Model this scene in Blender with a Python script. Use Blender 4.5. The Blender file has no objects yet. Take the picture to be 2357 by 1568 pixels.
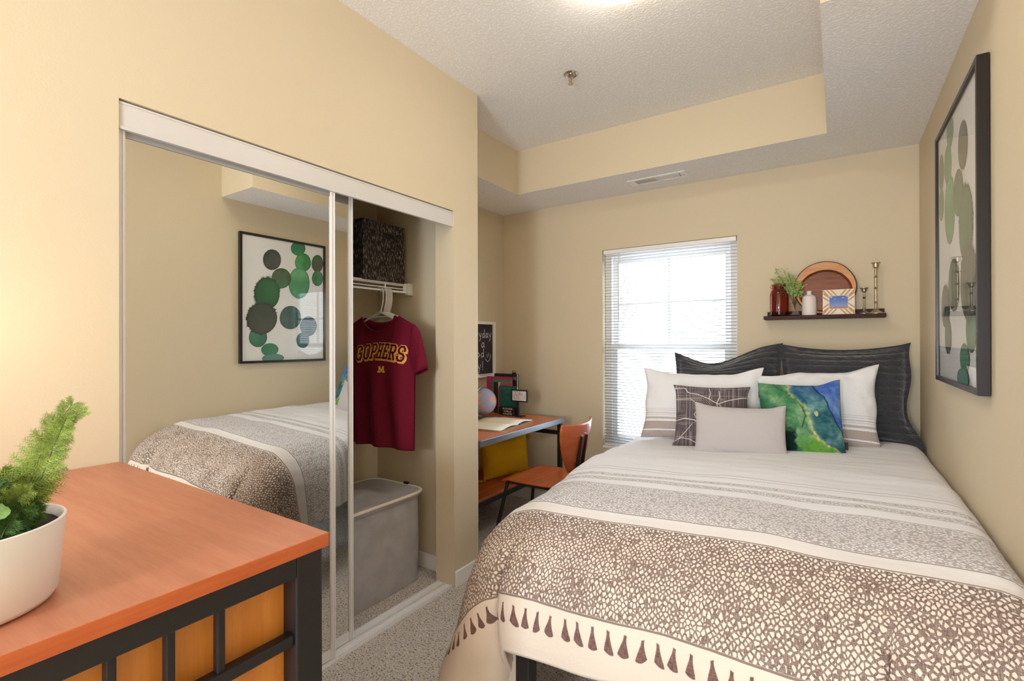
import bpy, bmesh, math, random
from mathutils import Vector, Matrix, noise
PI = math.pi
SC = bpy.context.scene
COL = SC.collection
random.seed(7)

# ------------------------------------------------------------------ camera, sky, lights, exposure
F_PX, YAW, PITCH, ROLL, EYE = 1132.09, 0.5847, 0.0018, 0.0024, 1.307
cam = bpy.data.cameras.new('camera')
cam.sensor_width = 36.0
cam.lens = F_PX / 2357 * 36.0
cam.clip_start = 0.02
co = bpy.data.objects.new('camera', cam)
COL.objects.link(co)
co.matrix_world = (Matrix.Translation((0, 0, EYE)) @ Matrix.Rotation(YAW, 4, 'Z')
                   @ Matrix.Rotation(PI / 2 + PITCH, 4, 'X') @ Matrix.Rotation(-ROLL, 4, 'Z'))
SC.camera = co
SC.view_settings.view_transform = 'Standard'
SC.view_settings.look = 'None'
SC.view_settings.gamma = 1.0
SC.view_settings.use_curve_mapping = False
SC.view_settings.exposure = 0.3
SC.cycles.use_denoising = True
SC.cycles.max_bounces = 12
SC.cycles.diffuse_bounces = 7
SC.cycles.glossy_bounces = 5
SC.cycles.transparent_max_bounces = 16
SC.cycles.caustics_reflective = False
SC.cycles.caustics_refractive = False
SC.cycles.sample_clamp_indirect = 6.0

W = bpy.data.worlds.new('sky')
SC.world = W
W.use_nodes = True
W.node_tree.nodes['Background'].inputs[0].default_value = (0.82, 0.92, 1.0, 1)
W.node_tree.nodes['Background'].inputs[1].default_value = 9.5


def lamp(name, typ, loc, power, col, rot=(0, 0, 0), **kw):
    l = bpy.data.lights.new(name, typ)
    l.energy = power
    l.color = col
    for k, v in kw.items():
        if k == 'portal':
            l.cycles.is_portal = v
        else:
            setattr(l, k, v)
    o = bpy.data.objects.new(name, l)
    COL.objects.link(o)
    o.location = loc
    o.rotation_euler = rot
    return o


YN_OPENING = -2.76
# sky portal in the window opening
lamp('window_portal', 'AREA', (-1.016, 3.63, 1.25), 1, (1, 1, 1), (PI / 2, 0, PI), shape='RECTANGLE', size=0.94, size_y=1.5, portal=True)
lamp('fill_opening_portal', 'AREA', (-0.15, YN_OPENING, 1.03), 1, (1, 1, 1), (-PI / 2, 0, PI), shape='RECTANGLE', size=0.94, size_y=2.06, portal=True)  # portal of the assumed opening that lets in fill daylight
# added unseen fill light behind the camera; no lamp stands there
lamp('rear_fill_light', 'POINT', (-0.55, -1.75, 1.40), 92, (0.90, 0.95, 1.0), shadow_soft_size=0.16)
# table lamp at the near end of the dresser, out of the frame
lamp('bedside_lamp', 'POINT', (-1.52, 0.26, 1.36), 0.5, (1.0, 0.80, 0.56), shadow_soft_size=0.07)

# ------------------------------------------------------------------ materials


def lin(c):
    return tuple(((x / 255) / 12.92 if x / 255 <= 0.04045 else ((x / 255 + 0.055) / 1.055) ** 2.4) for x in c[:3]) + (1.0,)


class NT:
    def __init__(s, name):
        s.m = bpy.data.materials.new(name)
        s.m.use_nodes = True
        s.t = s.m.node_tree
        s.b = s.t.nodes['Principled BSDF']
        s.out = s.t.nodes['Material Output']

    def n(s, typ, **kw):
        x = s.t.nodes.new(typ)
        for k, v in kw.items():
            setattr(x, k, v)
        return x

    def put(s, sock, v):
        if isinstance(v, bpy.types.NodeSocket):
            s.t.links.new(v, sock)
        else:
            if sock.type == 'RGBA' and len(v) == 3:
                v = tuple(v) + (1,)
            sock.default_value = v

    def math(s, op, a, b=None, c=None, clamp=False):
        x = s.n('ShaderNodeMath', operation=op, use_clamp=clamp)
        s.put(x.inputs[0], a)
        if b is not None:
            s.put(x.inputs[1], b)
        if c is not None:
            s.put(x.inputs[2], c)
        return x.outputs[0]

    def mix(s, f, a, b, blend='MIX'):
        x = s.n('ShaderNodeMix', data_type='RGBA', blend_type=blend)
        s.put(x.inputs[0], f)
        s.put(x.inputs[6], a)
        s.put(x.inputs[7], b)
        return x.outputs[2]

    def step(s, x, e0, e1):
        r = s.n('ShaderNodeMapRange', interpolation_type='SMOOTHSTEP')
        s.put(r.inputs[0], x)
        r.inputs[1].default_value = e0
        r.inputs[2].default_value = e1
        return r.outputs[0]

    def band(s, x, a, b, w=0.0015):
        return s.math('MULTIPLY', s.step(x, a - w, a + w), s.math('SUBTRACT', 1.0, s.step(x, b - w, b + w)))

    def uv(s):
        c = s.n('ShaderNodeTexCoord')
        x = s.n('ShaderNodeSeparateXYZ')
        s.t.links.new(c.outputs['UV'], x.inputs[0])
        return x.outputs[0], x.outputs[1]

    def xyz(s, a, b, c=0.0):
        x = s.n('ShaderNodeCombineXYZ')
        s.put(x.inputs[0], a)
        s.put(x.inputs[1], b)
        s.put(x.inputs[2], c)
        return x.outputs[0]

    def obj(s, scale=(1, 1, 1)):
        c = s.n('ShaderNodeTexCoord')
        mp = s.n('ShaderNodeMapping')
        mp.inputs['Scale'].default_value = scale
        s.t.links.new(c.outputs['Object'], mp.inputs[0])
        return mp.outputs[0]

    def noise(s, vec, scale, detail=3, rough=0.5):
        x = s.n('ShaderNodeTexNoise')
        s.put(x.inputs['Vector'], vec)
        x.inputs['Scale'].default_value = scale
        x.inputs['Detail'].default_value = detail
        x.inputs['Roughness'].default_value = rough
        return x.outputs[0]

    def voro(s, vec, scale, feature='F1', rnd=1.0):
        x = s.n('ShaderNodeTexVoronoi', feature=feature)
        s.put(x.inputs['Vector'], vec)
        x.inputs['Scale'].default_value = scale
        x.inputs['Randomness'].default_value = rnd
        return x.outputs['Distance']

    def bump(s, h, strength=0.5, dist=0.002):
        x = s.n('ShaderNodeBump')
        x.inputs['Strength'].default_value = strength
        x.inputs['Distance'].default_value = dist
        s.put(x.inputs['Height'], h)
        s.t.links.new(x.outputs[0], s.b.inputs['Normal'])

    def color(s, c):
        s.put(s.b.inputs['Base Color'], c)


def mat(name, col, rough=0.5, metal=0.0, var=None, bump=None, spec=None, **kw):
    """plain procedural material; var = (scale, amount), bump = (scale, strength, dist)"""
    t = NT(name)
    c = lin(col)
    t.b.inputs['Roughness'].default_value = rough
    t.b.inputs['Metallic'].default_value = metal
    if spec is not None:
        t.b.inputs['Specular IOR Level'].default_value = spec
    for k, v in kw.items():
        t.b.inputs[k].default_value = v
    if var:
        n = t.noise(t.obj(), var[0], 4)
        t.color(t.mix(t.step(n, 0.3, 0.7), tuple(x * (1 - var[1]) for x in c[:3]), tuple(min(1, x * (1 + var[1])) for x in c[:3])))
    else:
        t.color(c)
    if bump:
        t.bump(t.noise(t.obj(), bump[0], 3), bump[1], bump[2])
    return t.m


M = {}
M['wall'] = mat('beige_wall_paint', (212, 198, 172), 0.75, bump=(160, 0.12, 0.002), spec=0.3)


def m_ceiling():
    t = NT('popcorn_ceiling')
    v = t.obj()
    n = t.noise(v, 85, 3, 0.6)
    h = t.step(n, 0.42, 0.68)
    t.color(t.mix(h, lin((232, 231, 231)), lin((246, 245, 245))))
    t.b.inputs['Roughness'].default_value = 0.95
    t.b.inputs['Specular IOR Level'].default_value = 0.1
    t.bump(h, 0.32, 0.005)
    return t.m


M['ceil'] = m_ceiling()


def m_carpet():
    t = NT('speckled_loop_carpet')
    v = t.obj()
    a = t.noise(v, 120, 2, 0.6)
    b = t.voro(t.obj((1.0, 1.7, 1.0)), 105)
    big = t.noise(v, 5, 2)
    dark = t.math('MULTIPLY', t.step(a, 0.50, 0.66), t.step(b, 0.15, 0.5))
    c = t.mix(t.step(b, 0.0, 0.7), lin((236, 233, 230)), lin((204, 198, 192)))
    c = t.mix(dark, c, lin((98, 91, 86)))
    c = t.mix(t.math('MULTIPLY', big, 0.25), c, lin((190, 182, 172)))
    t.color(c)
    t.b.inputs['Roughness'].default_value = 1.0
    t.b.inputs['Specular IOR Level'].default_value = 0.05
    t.bump(t.math('SUBTRACT', 1.0, b), 0.8, 0.006)
    return t.m


M['carpet'] = m_carpet()
M['trim'] = mat('white_trim_paint', (240, 239, 238), 0.4)
M['white_metal'] = mat('white_enamelled_steel', (238, 238, 240), 0.32, bump=(14, 0.04, 0.003))
M['alu'] = mat('white_aluminium_door_frame', (230, 230, 232), 0.3, 0.0)
M['rail_gray'] = mat('gray_steel_rail', (150, 150, 150), 0.4, 0.2)  # top rails of the mirror doors, grayer than their frames
M['mirror'] = mat('mirror_silver', (236, 238, 236), 0.0, 1.0)


def m_wood(name, c1, c2, axis='X', rough=0.35, scale=1.0, spec=0.5):
    t = NT(name)
    sc = {'X': (1.2, 14, 14), 'Y': (14, 1.2, 14), 'Z': (14, 14, 1.2)}[axis]
    v = t.obj(tuple(x * scale for x in sc))
    n = t.noise(v, 2.2, 6, 0.6)
    n2 = t.noise(v, 14, 3, 0.6)
    f = t.math('ADD', t.math('MULTIPLY', n, 0.7), t.math('MULTIPLY', n2, 0.3))
    t.color(t.mix(t.step(f, 0.35, 0.66), lin(c1), lin(c2)))
    t.b.inputs['Roughness'].default_value = rough
    t.b.inputs['Specular IOR Level'].default_value = spec
    t.bump(n2, 0.05, 0.001)
    return t.m


M['laminate'] = m_wood('orange_cherry_laminate', (178, 112, 84), (192, 127, 98), 'X', 0.36)
M['panel'] = m_wood('honey_maple_panel', (204, 128, 52), (216, 143, 66), 'Z', 0.4)
M['chairwood'] = m_wood('cherry_plywood', (176, 84, 38), (194, 100, 52), 'Y', 0.22)
M['deskwood'] = m_wood('desk_cherry_laminate', (196, 112, 70), (208, 126, 84), 'Y', 0.3)
M['darkwood'] = m_wood('dark_walnut', (46, 18, 14), (74, 34, 26), 'X', 0.5, spec=0.2)
M['black_metal'] = mat('black_powder_coat', (24, 22, 25), 0.42)
M['gray_metal'] = mat('brushed_gray_steel', (120, 128, 136), 0.3, 0.7)
M['white_plastic'] = mat('white_plastic', (222, 220, 216), 0.35)
M['pot'] = mat('white_ceramic_pot', (236, 237, 240), 0.38)
M['soil'] = mat('dark_soil', (40, 32, 26), 1.0, bump=(60, 0.8, 0.006))
M['chrome'] = mat('polished_chrome', (205, 200, 192), 0.12, 1.0)
M['brass'] = mat('aged_brass', (184, 170, 138), 0.36, 0.8, var=(30, 0.25))
M['pewter'] = mat('aged_pewter', (150, 140, 124), 0.34, 0.9, var=(30, 0.25))
M['black'] = mat('matte_black', (22, 20, 22), 0.5)
M['paper'] = mat('off_white_paper', (236, 228, 212), 0.8, var=(9, 0.03))


def m_glass(name, tint=(1, 1, 1), rough=0.0):
    """thin clear pane: see-through, with mirror reflection by Fresnel"""
    t = NT(name)
    tr = t.n('ShaderNodeBsdfTransparent')
    tr.inputs[0].default_value = tuple(tint) + (1,)
    gl = t.n('ShaderNodeBsdfGlossy')
    gl.inputs['Roughness'].default_value = rough
    fr = t.n('ShaderNodeFresnel')
    fr.inputs[0].default_value = 1.5
    mx = t.n('ShaderNodeMixShader')
    ge = t.n('ShaderNodeNewGeometry')
    t.t.links.new(t.math('MULTIPLY', t.math('MULTIPLY', fr.outputs[0], 1.2, clamp=True), t.math('SUBTRACT', 1.0, ge.outputs['Backfacing'])), mx.inputs[0])
    t.t.links.new(tr.outputs[0], mx.inputs[1])
    t.t.links.new(gl.outputs[0], mx.inputs[2])
    t.t.links.new(mx.outputs[0], t.out.inputs[0])
    return t.m


M['glass'] = m_glass('clear_glass')
M['amber'] = m_glass('amber_glass', (0.80, 0.50, 0.38))
M['vase_glass'] = m_glass('clear_vase_glass', (0.89, 0.86, 0.85))


def m_attr(name, rough=0.85, bump=None, mult=None):
    """colour painted on the mesh's own colour attribute (printed pattern)"""
    t = NT(name)
    a = t.n('ShaderNodeAttribute', attribute_name='print')
    c = a.outputs['Color']
    if mult:
        n = t.noise(t.obj(), mult[0], 4)
        c = t.mix(t.math('MULTIPLY', t.step(n, 0.3, 0.7), mult[1]), c, lin(mult[2]))
    t.color(c)
    t.b.inputs['Roughness'].default_value = rough
    t.b.inputs['Specular IOR Level'].default_value = 0.2
    if bump:
        t.bump(t.noise(t.obj(), bump[0], 2), bump[1], bump[2])
    return t.m


M['print'] = m_attr('printed_fabric', 0.85, (500, 0.25, 0.001))
M['artprint'] = m_attr('watercolour_print', 0.7)


def emis(name, col, strength):
    t = NT(name)
    t.b.inputs['Base Color'].default_value = (0.9, 0.88, 0.82, 1)
    t.b.inputs['Emission Color'].default_value = tuple(col) + (1,)
    t.b.inputs['Emission Strength'].default_value = strength
    return t.m


# ------------------------------------------------------------------ mesh helpers
class MB:
    def __init__(s):
        s.v, s.f, s.uv, s.c, s.mi = [], [], {}, {}, []

    def add(s, verts, faces, uvs=None, cols=None, mi=0):
        o = len(s.v)
        s.v += [tuple(p) for p in verts]
        s.f += [tuple(i + o for i in f) for f in faces]
        s.mi += [mi] * len(faces)
        if uvs:
            for i, u in enumerate(uvs):
                s.uv[o + i] = u
        if cols:
            for i, u in enumerate(cols):
                s.c[o + i] = u
        return s

    def box(s, x0, x1, y0, y1, z0, z1, mi=0):
        v = [(x, y, z) for z in (z0, z1) for y in (y0, y1) for x in (x0, x1)]
        return s.add(v, [(0, 2, 3, 1), (4, 5, 7, 6), (0, 1, 5, 4), (2, 6, 7, 3), (0, 4, 6, 2), (1, 3, 7, 5)], mi=mi)

    def obox(s, c, ax, ay, az, hx, hy, hz, mi=0):
        """box with its own axes; h* are half sizes"""
        c, ax, ay, az = Vector(c), Vector(ax).normalized(), Vector(ay).normalized(), Vector(az).normalized()
        v = [c + ax * (i * hx) + ay * (j * hy) + az * (k * hz) for k in (-1, 1) for j in (-1, 1) for i in (-1, 1)]
        return s.add(v, [(0, 2, 3, 1), (4, 5, 7, 6), (0, 1, 5, 4), (2, 6, 7, 3), (0, 4, 6, 2), (1, 3, 7, 5)], mi=mi)

    def bar(s, p, q, w, h, up=(0, 0, 1), mi=0):
        p, q = Vector(p), Vector(q)
        d = (q - p)
        z = d.normalized()
        x = Vector(up).cross(z)
        if x.length < 1e-4:
            x = Vector((1, 0, 0)).cross(z)
        x.normalize()
        y = z.cross(x)
        return s.obox((p + q) / 2, x, y, z, w / 2, h / 2, d.length / 2, mi)

    def tube(s, pts, r, n=8, cap=True, mi=0):
        pts = [Vector(p) for p in pts]
        rs = r if isinstance(r, (list, tuple)) else [r] * len(pts)
        vs, fs = [], []
        prev = None
        for i, p in enumerate(pts):
            a = pts[max(0, i - 1)]
            b = pts[min(len(pts) - 1, i + 1)]
            t = (b - a).normalized()
            if prev is None:
                x = t.orthogonal().normalized()
            else:
                x = (prev - t * prev.dot(t))
                x = x.normalized() if x.length > 1e-6 else t.orthogonal().normalized()
            prev = x
            y = t.cross(x)
            for k in range(n):
                an = 2 * PI * k / n
                vs.append(p + (x * math.cos(an) + y * math.sin(an)) * rs[i])
        for i in range(len(pts) - 1):
            for k in range(n):
                k2 = (k + 1) % n
                fs.append((i * n + k, i * n + k2, (i + 1) * n + k2, (i + 1) * n + k))
        if cap:
            fs.append(tuple(range(n - 1, -1, -1)))
            fs.append(tuple((len(pts) - 1) * n + k for k in range(n)))
        return s.add(vs, fs, mi=mi)

    def lathe(s, prof, c=(0, 0, 0), n=32, closed=False, ex=1.0, ey=1.0, mi=0):
        """prof = [(radius, z)]"""
        vs, fs = [], []
        for r, z in prof:
            for k in range(n):
                a = 2 * PI * k / n
                vs.append((c[0] + r * ex * math.cos(a), c[1] + r * ey * math.sin(a), c[2] + z))
        for i in range(len(prof) - 1):
            for k in range(n):
                k2 = (k + 1) % n
                fs.append((i * n + k, i * n + k2, (i + 1) * n + k2, (i + 1) * n + k))
        if not closed:
            if prof[0][0] > 1e-5:
                fs.append(tuple(range(n - 1, -1, -1)))
            if prof[-1][0] > 1e-5:
                fs.append(tuple((len(prof) - 1) * n + k for k in range(n)))
        return s.add(vs, fs, mi=mi)

    def prism(s, outline, to3, d0, d1, mi=0):
        """outline of 2-D points, extruded; to3(a, b, d) -> point"""
        n = len(outline)
        vs = [to3(a, b, d0) for a, b in outline] + [to3(a, b, d1) for a, b in outline]
        fs = [tuple(range(n - 1, -1, -1)), tuple(range(n, 2 * n))]
        fs += [(i, (i + 1) % n, n + (i + 1) % n, n + i) for i in range(n)]
        return s.add(vs, fs, mi=mi)

    def grid(s, fn, nu, nv, uvfn=None, colfn=None, mi=0, flip=False, wrap=False):
        vs, us, cs, fs = [], [], [], []
        for j in range(nv + 1):
            for i in range(nu + (0 if wrap else 1)):
                a, b = i / nu, j / nv
                vs.append(fn(a, b))
                if uvfn:
                    us.append(uvfn(a, b))
                if colfn:
                    cs.append(colfn(a, b))
        wd = nu if wrap else nu + 1
        for j in range(nv):
            for i in range(nu):
                i2 = (i + 1) % wd if wrap else i + 1
                q = (j * wd + i, j * wd + i2, (j + 1) * wd + i2, (j + 1) * wd + i)
                fs.append(q[::-1] if flip else q)
        return s.add(vs, fs, us or None, cs or None, mi)

    def stroke(s, pts, w, to3, d=0.0, mi=0):
        """flat ribbon of width w along 2-D points, mitred"""
        n = len(pts)
        L, R = [], []
        for i in range(n):
            a = Vector(pts[max(0, i - 1)])
            b = Vector(pts[min(n - 1, i + 1)])
            p = Vector(pts[i])
            d1 = (p - a).normalized() if i else (b - p).normalized()
            d2 = (b - p).normalized() if i < n - 1 else d1
            t = (d1 + d2)
            t = t.normalized() if t.length > 1e-6 else d1
            nn = Vector((-t.y, t.x))
            k = max(0.5, abs(nn.dot(Vector((-d1.y, d1.x)))))
            e = Vector((0, 0))
            if i == 0:
                e = -d1 * w * 0.5
            if i == n - 1:
                e = d1 * w * 0.5
            L.append(p + nn * (w * 0.5 / k) + e)
            R.append(p - nn * (w * 0.5 / k) + e)
        vs = [to3(q[0], q[1], d) for q in L] + [to3(q[0], q[1], d) for q in R]
        fs = [(i, n + i, n + i + 1, i + 1) for i in range(n - 1)]
        return s.add(vs, fs, mi=mi)

    def build(s, name, mats, parent=None, smooth=False, bevel=0.0, seg=2, solid=None, angle=35, subsurf=0):
        me = bpy.data.meshes.new(name)
        off = Vector(wloc(parent)) if parent is not None else Vector((0, 0, 0))
        me.from_pydata([tuple(Vector(p) - off) for p in s.v], [], s.f)
        for m in (mats if isinstance(mats, (list, tuple)) else [mats]):
            me.materials.append(m)
        me.polygons.foreach_set('material_index', s.mi)
        if s.uv:
            l = me.uv_layers.new(name='UVMap')
            for lp in me.loops:
                l.data[lp.index].uv = s.uv.get(lp.vertex_index, (0, 0))
        if s.c:
            ca = me.color_attributes.new('print', 'FLOAT_COLOR', 'POINT')
            for i in range(len(s.v)):
                ca.data[i].color = tuple(s.c.get(i, (0.8, 0.8, 0.8)))[:3] + (1,)
        me.validate()
        bm = bmesh.new()
        bm.from_mesh(me)
        if not s.uv and not s.c:
            bmesh.ops.recalc_face_normals(bm, faces=bm.faces)
        bm.to_mesh(me)
        bm.free()
        o = bpy.data.objects.new(name, me)
        COL.objects.link(o)
        if parent is not None:
            o.parent = parent
        if solid:
            md = o.modifiers.new('solid', 'SOLIDIFY')
            md.thickness = solid[0]
            md.offset = solid[1]
        if bevel:
            md = o.modifiers.new('bevel', 'BEVEL')
            md.width = bevel
            md.segments = seg
            md.limit_method = 'ANGLE'
        if subsurf:
            md = o.modifiers.new('sub', 'SUBSURF')
            md.levels = md.render_levels = subsurf
        if smooth:
            me.polygons.foreach_set('use_smooth', [True] * len(me.polygons))
            if angle < 180:
                me.set_sharp_from_angle(angle=math.radians(angle))
        return o


_loc = {}


def wloc(o):
    p = Vector((0, 0, 0))
    while o is not None:
        p += o.location
        o = o.parent
    return p


def tag(o, label, cat=None, group=None, kind=None):
    if label:
        o['label'] = label
    if cat:
        o['category'] = cat
    if group:
        o['group'] = group
    if kind:
        o['kind'] = kind
    return o


def thing(name, loc, label, cat, group=None):
    o = bpy.data.objects.new(name, None)
    o.empty_display_size = 0.05
    COL.objects.link(o)
    o.location = loc
    return tag(o, label, cat, group)


def struct(mb, name, m, label, cat=None, **kw):
    return tag(mb.build(name, m, **kw), label, cat or name.split('_')[0], kind='structure')


def copy_tree(root, loc, label, group=None):
    r = root.copy()
    COL.objects.link(r)
    r.location = loc
    r['label'] = label
    if group:
        r['group'] = group
    for ch in list(root.children):
        c = ch.copy()
        COL.objects.link(c)
        c.parent = r
        for g in ch.children:
            d = g.copy()
            COL.objects.link(d)
            d.parent = c
    return r


def lerp(a, b, t):
    return a + (b - a) * t


def interp(tab, x):
    if x <= tab[0][0]:
        return tab[0][1]
    for (x0, y0), (x1, y1) in zip(tab, tab[1:]):
        if x <= x1:
            return y0 + (y1 - y0) * (x - x0) / (x1 - x0)
    return tab[-1][1]


def ss(x, a, b):
    t = min(1, max(0, (x - a) / (b - a)))
    return t * t * (3 - 2 * t)


def text_mesh(mb, body, size, to3, d=0.0, extrude=0.0, align='CENTER', mi=0, offset=0.0):
    cu = bpy.data.curves.new('txt', 'FONT')
    cu.body = body
    cu.size = size
    cu.align_x = align
    cu.offset = offset
    cu.resolution_u = 3
    o = bpy.data.objects.new('txt', cu)
    COL.objects.link(o)
    dg = bpy.context.evaluated_depsgraph_get()
    me = bpy.data.meshes.new_from_object(o.evaluated_get(dg))
    mb.add([to3(v.co.x, v.co.y, d) for v in me.vertices], [tuple(p.vertices) for p in me.polygons], mi=mi)
    bpy.data.objects.remove(o)
    bpy.data.curves.remove(cu)
    bpy.data.meshes.remove(me)


# ------------------------------------------------------------------ room numbers (metres)
XC, XL, XR = -1.699, -2.402, 0.377            # closet wall face, nook / closet back wall, right wall
YB, YN = 3.487, -2.70                          # window wall, wall behind the camera
ZS, ZH = 2.388, 2.706                          # soffit, ceiling
XTL, XTR, YT, YS = -1.9645, -0.0434, 3.0423, 1.8601   # tray edges
YE = 2.217                                     # end of the closet block
OY0, OY1, OZ = 0.548, 2.008, 2.002             # closet opening
WX0, WX1, WZ0, WZ1 = -1.486, -0.546, 0.500, 1.996     # window opening
T = 0.13
CX = XC - T                                    # inner face of the closet front wall

# ------------------------------------------------------------------ setting
struct(MB().box(XL - 0.1, XR + 0.1, YN - 0.1, YB + 0.2, -0.08, 0.0), 'floor', M['carpet'], 'grey speckled loop pile carpet')
struct(MB().box(XL - 0.1, XR + 0.1, YN - 0.1, YB + 0.2, ZH, ZH + 0.1), 'ceiling', M['ceil'], 'white popcorn textured tray ceiling')
# soffit: underside textured, faces painted like the walls
b = MB()
b.box(XTR, XR + 0.02, YS, YT, ZS, ZH + 0.02)
b.box(XL, XR + 0.02, YT, YB + 0.02, ZS, ZH + 0.02)
b.box(XL, XTL, YE, YT, ZS, ZH + 0.02)
so = struct(b, 'ceiling_soffit', [M['wall'], M['ceil']], 'lowered soffit around the tray ceiling with beige faces', 'ceiling')
for p in so.data.polygons:
    p.material_index = 1 if p.normal.z < -0.5 else 0
# window wall with its opening
b = MB()
b.box(XL - 0.1, WX0, YB, YB + 0.18, 0, ZH)
b.box(WX1, XR + 0.1, YB, YB + 0.18, 0, ZH)
b.box(WX0, WX1, YB, YB + 0.18, WZ1, ZH)
b.box(WX0, WX1, YB, YB + 0.18, 0, WZ0)
struct(b, 'wall_back', M['wall'], 'beige wall with the window', 'wall')
struct(MB().box(XR, XR + 0.1, YN - 0.1, YB, 0, ZH), 'wall_right', M['wall'], 'beige wall with the framed print', 'wall')
struct(MB().box(XL - 0.1, XL, YN - 0.1, YB, 0, ZH), 'wall_left', M['wall'], 'beige wall behind the desk and closet', 'wall')
struct(MB().box(XL, -0.62, YN - 0.1, YN, 0, ZH).box(0.32, XR, YN - 0.1, YN, 0, ZH).box(-0.62, 0.32, YN - 0.1, YN, 2.06, ZH), 'wall_front', M['wall'], 'beige wall with an opening added behind the viewpoint for fill daylight', 'wall')  # unseen doorway-sized gap, added to let fill daylight in
b = MB()
b.box(CX, XC, YN, OY0, 0, ZH)
b.box(CX, XC, OY1, YE, 0, ZH)
b.box(CX, XC, OY0, OY1, OZ, ZH)
b.box(XL, CX, 2.102, YE, 0, ZH)
b.box(XL, CX, 0.28, 0.38, 0, ZH)
b.box(XL, CX, 0.38, 2.102, 2.40, 2.46)
struct(b, 'wall_closet', M['wall'], 'beige closet wall with the sliding door opening', 'wall')
# baseboards
BB = 0.085
struct(MB().box(XC, XC + 0.012, OY1 + 0.004, YE + 0.012, 0, BB).box(XL, XC + 0.012, YE, YE + 0.012, 0, BB), 'baseboard_closet', M['trim'], 'white baseboard on the closet wall end', bevel=0.003)
struct(MB().box(XL, CX, 2.09, 2.102, 0, BB).box(XL, XL + 0.012, 0.38, 2.09, 0, BB), 'baseboard_inside', M['trim'], 'white baseboard inside the closet', bevel=0.003)
struct(MB().box(XL, XR, YB - 0.012, YB, 0, BB).box(XL, XL + 0.012, YE + 0.012, YB - 0.012, 0, BB), 'baseboard_back', M['trim'], 'white baseboard under the window', bevel=0.003)
struct(MB().box(XR - 0.012, XR, YN, YB - 0.012, 0, BB), 'baseboard_right', M['trim'], 'white baseboard along the right wall', bevel=0.003)

# closet header fascia, floor track
b = MB().box(XC - 0.014, XC - 0.006, OY0 + 0.002, OY1 - 0.002, 1.925, OZ - 0.008)
b.box(XC - 0.018, XC - 0.003, OY0 + 0.002, OY1 - 0.002, 1.917, 1.925)
b.box(XC - 0.018, XC - 0.004, OY0 + 0.002, OY1 - 0.002, OZ - 0.012, OZ - 0.006)
M['header'] = mat('gray_white_header_enamel', (208, 205, 204), 0.35, bump=(14, 0.04, 0.003))
struct(b, 'trim_1', M['header'], 'white metal header track above the mirrored closet doors', 'trim')
b = MB().box(XC - 0.110, XC - 0.012, OY0, OY1 - 0.002, 0, 0.008)
for dx in (0.014, 0.052, 0.060, 0.104):
    b.box(XC - dx - 0.004, XC - dx, OY0, OY1 - 0.002, 0.008, 0.016)
struct(b, 'trim_2', M['alu'], 'white aluminium floor track of the closet doors', 'trim')


def mirror_door(name, x, y0, y1, label, turn=0):
    """x = front face of the glass"""
    z0, z1 = 0.018, 1.985
    d = tag(MB().box(x - 0.005, x, y0 + 0.008, y1 - 0.008, z0 + 0.02, 1.915).build(name, M['mirror']), label, 'door', kind='structure')
    MBs = MB()
    for a, c in ((y0, y0 + 0.021), (y1 - 0.024, y1)):
        MBs.box(x - 0.014, x + 0.004, a, c, z0, z1)
        MBs.box(x + 0.004, x + 0.008, a + 0.003, a + 0.008, z0, z1)
        MBs.box(x + 0.004, x + 0.008, c - 0.008, c - 0.003, z0, z1)
    MBs.build('door_frame', M['alu'], d, bevel=0.001)
    MB().box(x - 0.013, x + 0.003, y0 + 0.021, y1 - 0.024, z0, z0 + 0.04).build('bottom_rail', M['alu'], d, bevel=0.001)
    MB().box(x - 0.013, x + 0.003, y0 + 0.021, y1 - 0.024, 1.90, z1).build('top_rail', M['rail_gray'], d)
    if turn:   # hangs a little out of parallel
        a = math.radians(turn)
        d.rotation_euler = (0, 0, a)
        d.location = (x - (x * math.cos(a) - y1 * math.sin(a)), y1 - (x * math.sin(a) + y1 * math.cos(a)), 0)
    return d


mirror_door('door_1', XC - 0.022, OY0 + 0.001, 1.282, 'front sliding mirror door reflecting the bed and framed print')
mirror_door('door_2', XC - 0.064, 0.84, 1.404, 'rear sliding mirror door showing a narrow mirror strip', turn=2.2)

# window: vinyl double hung
b = MB()
wy0, wy1 = YB + 0.065, YB + 0.14
b.box(WX0, WX0 + 0.05, wy0, wy1, WZ0, WZ1).box(WX1 - 0.05, WX1, wy0, wy1, WZ0, WZ1)
b.box(WX0 + 0.05, WX1 - 0.05, wy0, wy1, WZ1 - 0.05, WZ1).box(WX0 + 0.05, WX1 - 0.05, wy0, wy1, WZ0, WZ0 + 0.05)
w = struct(b, 'window_1', M['trim'], 'white double hung window behind the blinds', 'window', bevel=0.003)
b = MB()
sy = wy0 + 0.012
for z0, z1, y in ((1.245, WZ1 - 0.05, sy + 0.03), (WZ0 + 0.05, 1.29, sy)):
    b.box(WX0 + 0.05, WX0 + 0.09, y, y + 0.03, z0, z1).box(WX1 - 0.09, WX1 - 0.05, y, y + 0.03, z0, z1)
    b.box(WX0 + 0.09, WX1 - 0.09, y, y + 0.03, z1 - 0.045, z1).box(WX0 + 0.09, WX1 - 0.09, y, y + 0.03, z0, z0 + 0.045)
b.build('sash', M['trim'], w, bevel=0.002)
b = MB().box(-1.026, -1.006, sy + 0.0372, sy + 0.0508, 1.29, WZ1 - 0.09).box(WX0 + 0.09, WX1 - 0.09, sy + 0.038, sy + 0.05, 1.575, 1.595)
b.build('muntin', M['trim'], w)
MB().box(WX0 + 0.09, WX1 - 0.09, sy + 0.044, sy + 0.047, 1.28, WZ1 - 0.09).box(WX0 + 0.09, WX1 - 0.09, sy + 0.014, sy + 0.017, WZ0 + 0.09, 1.25).build('pane', M['glass'], w)
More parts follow.
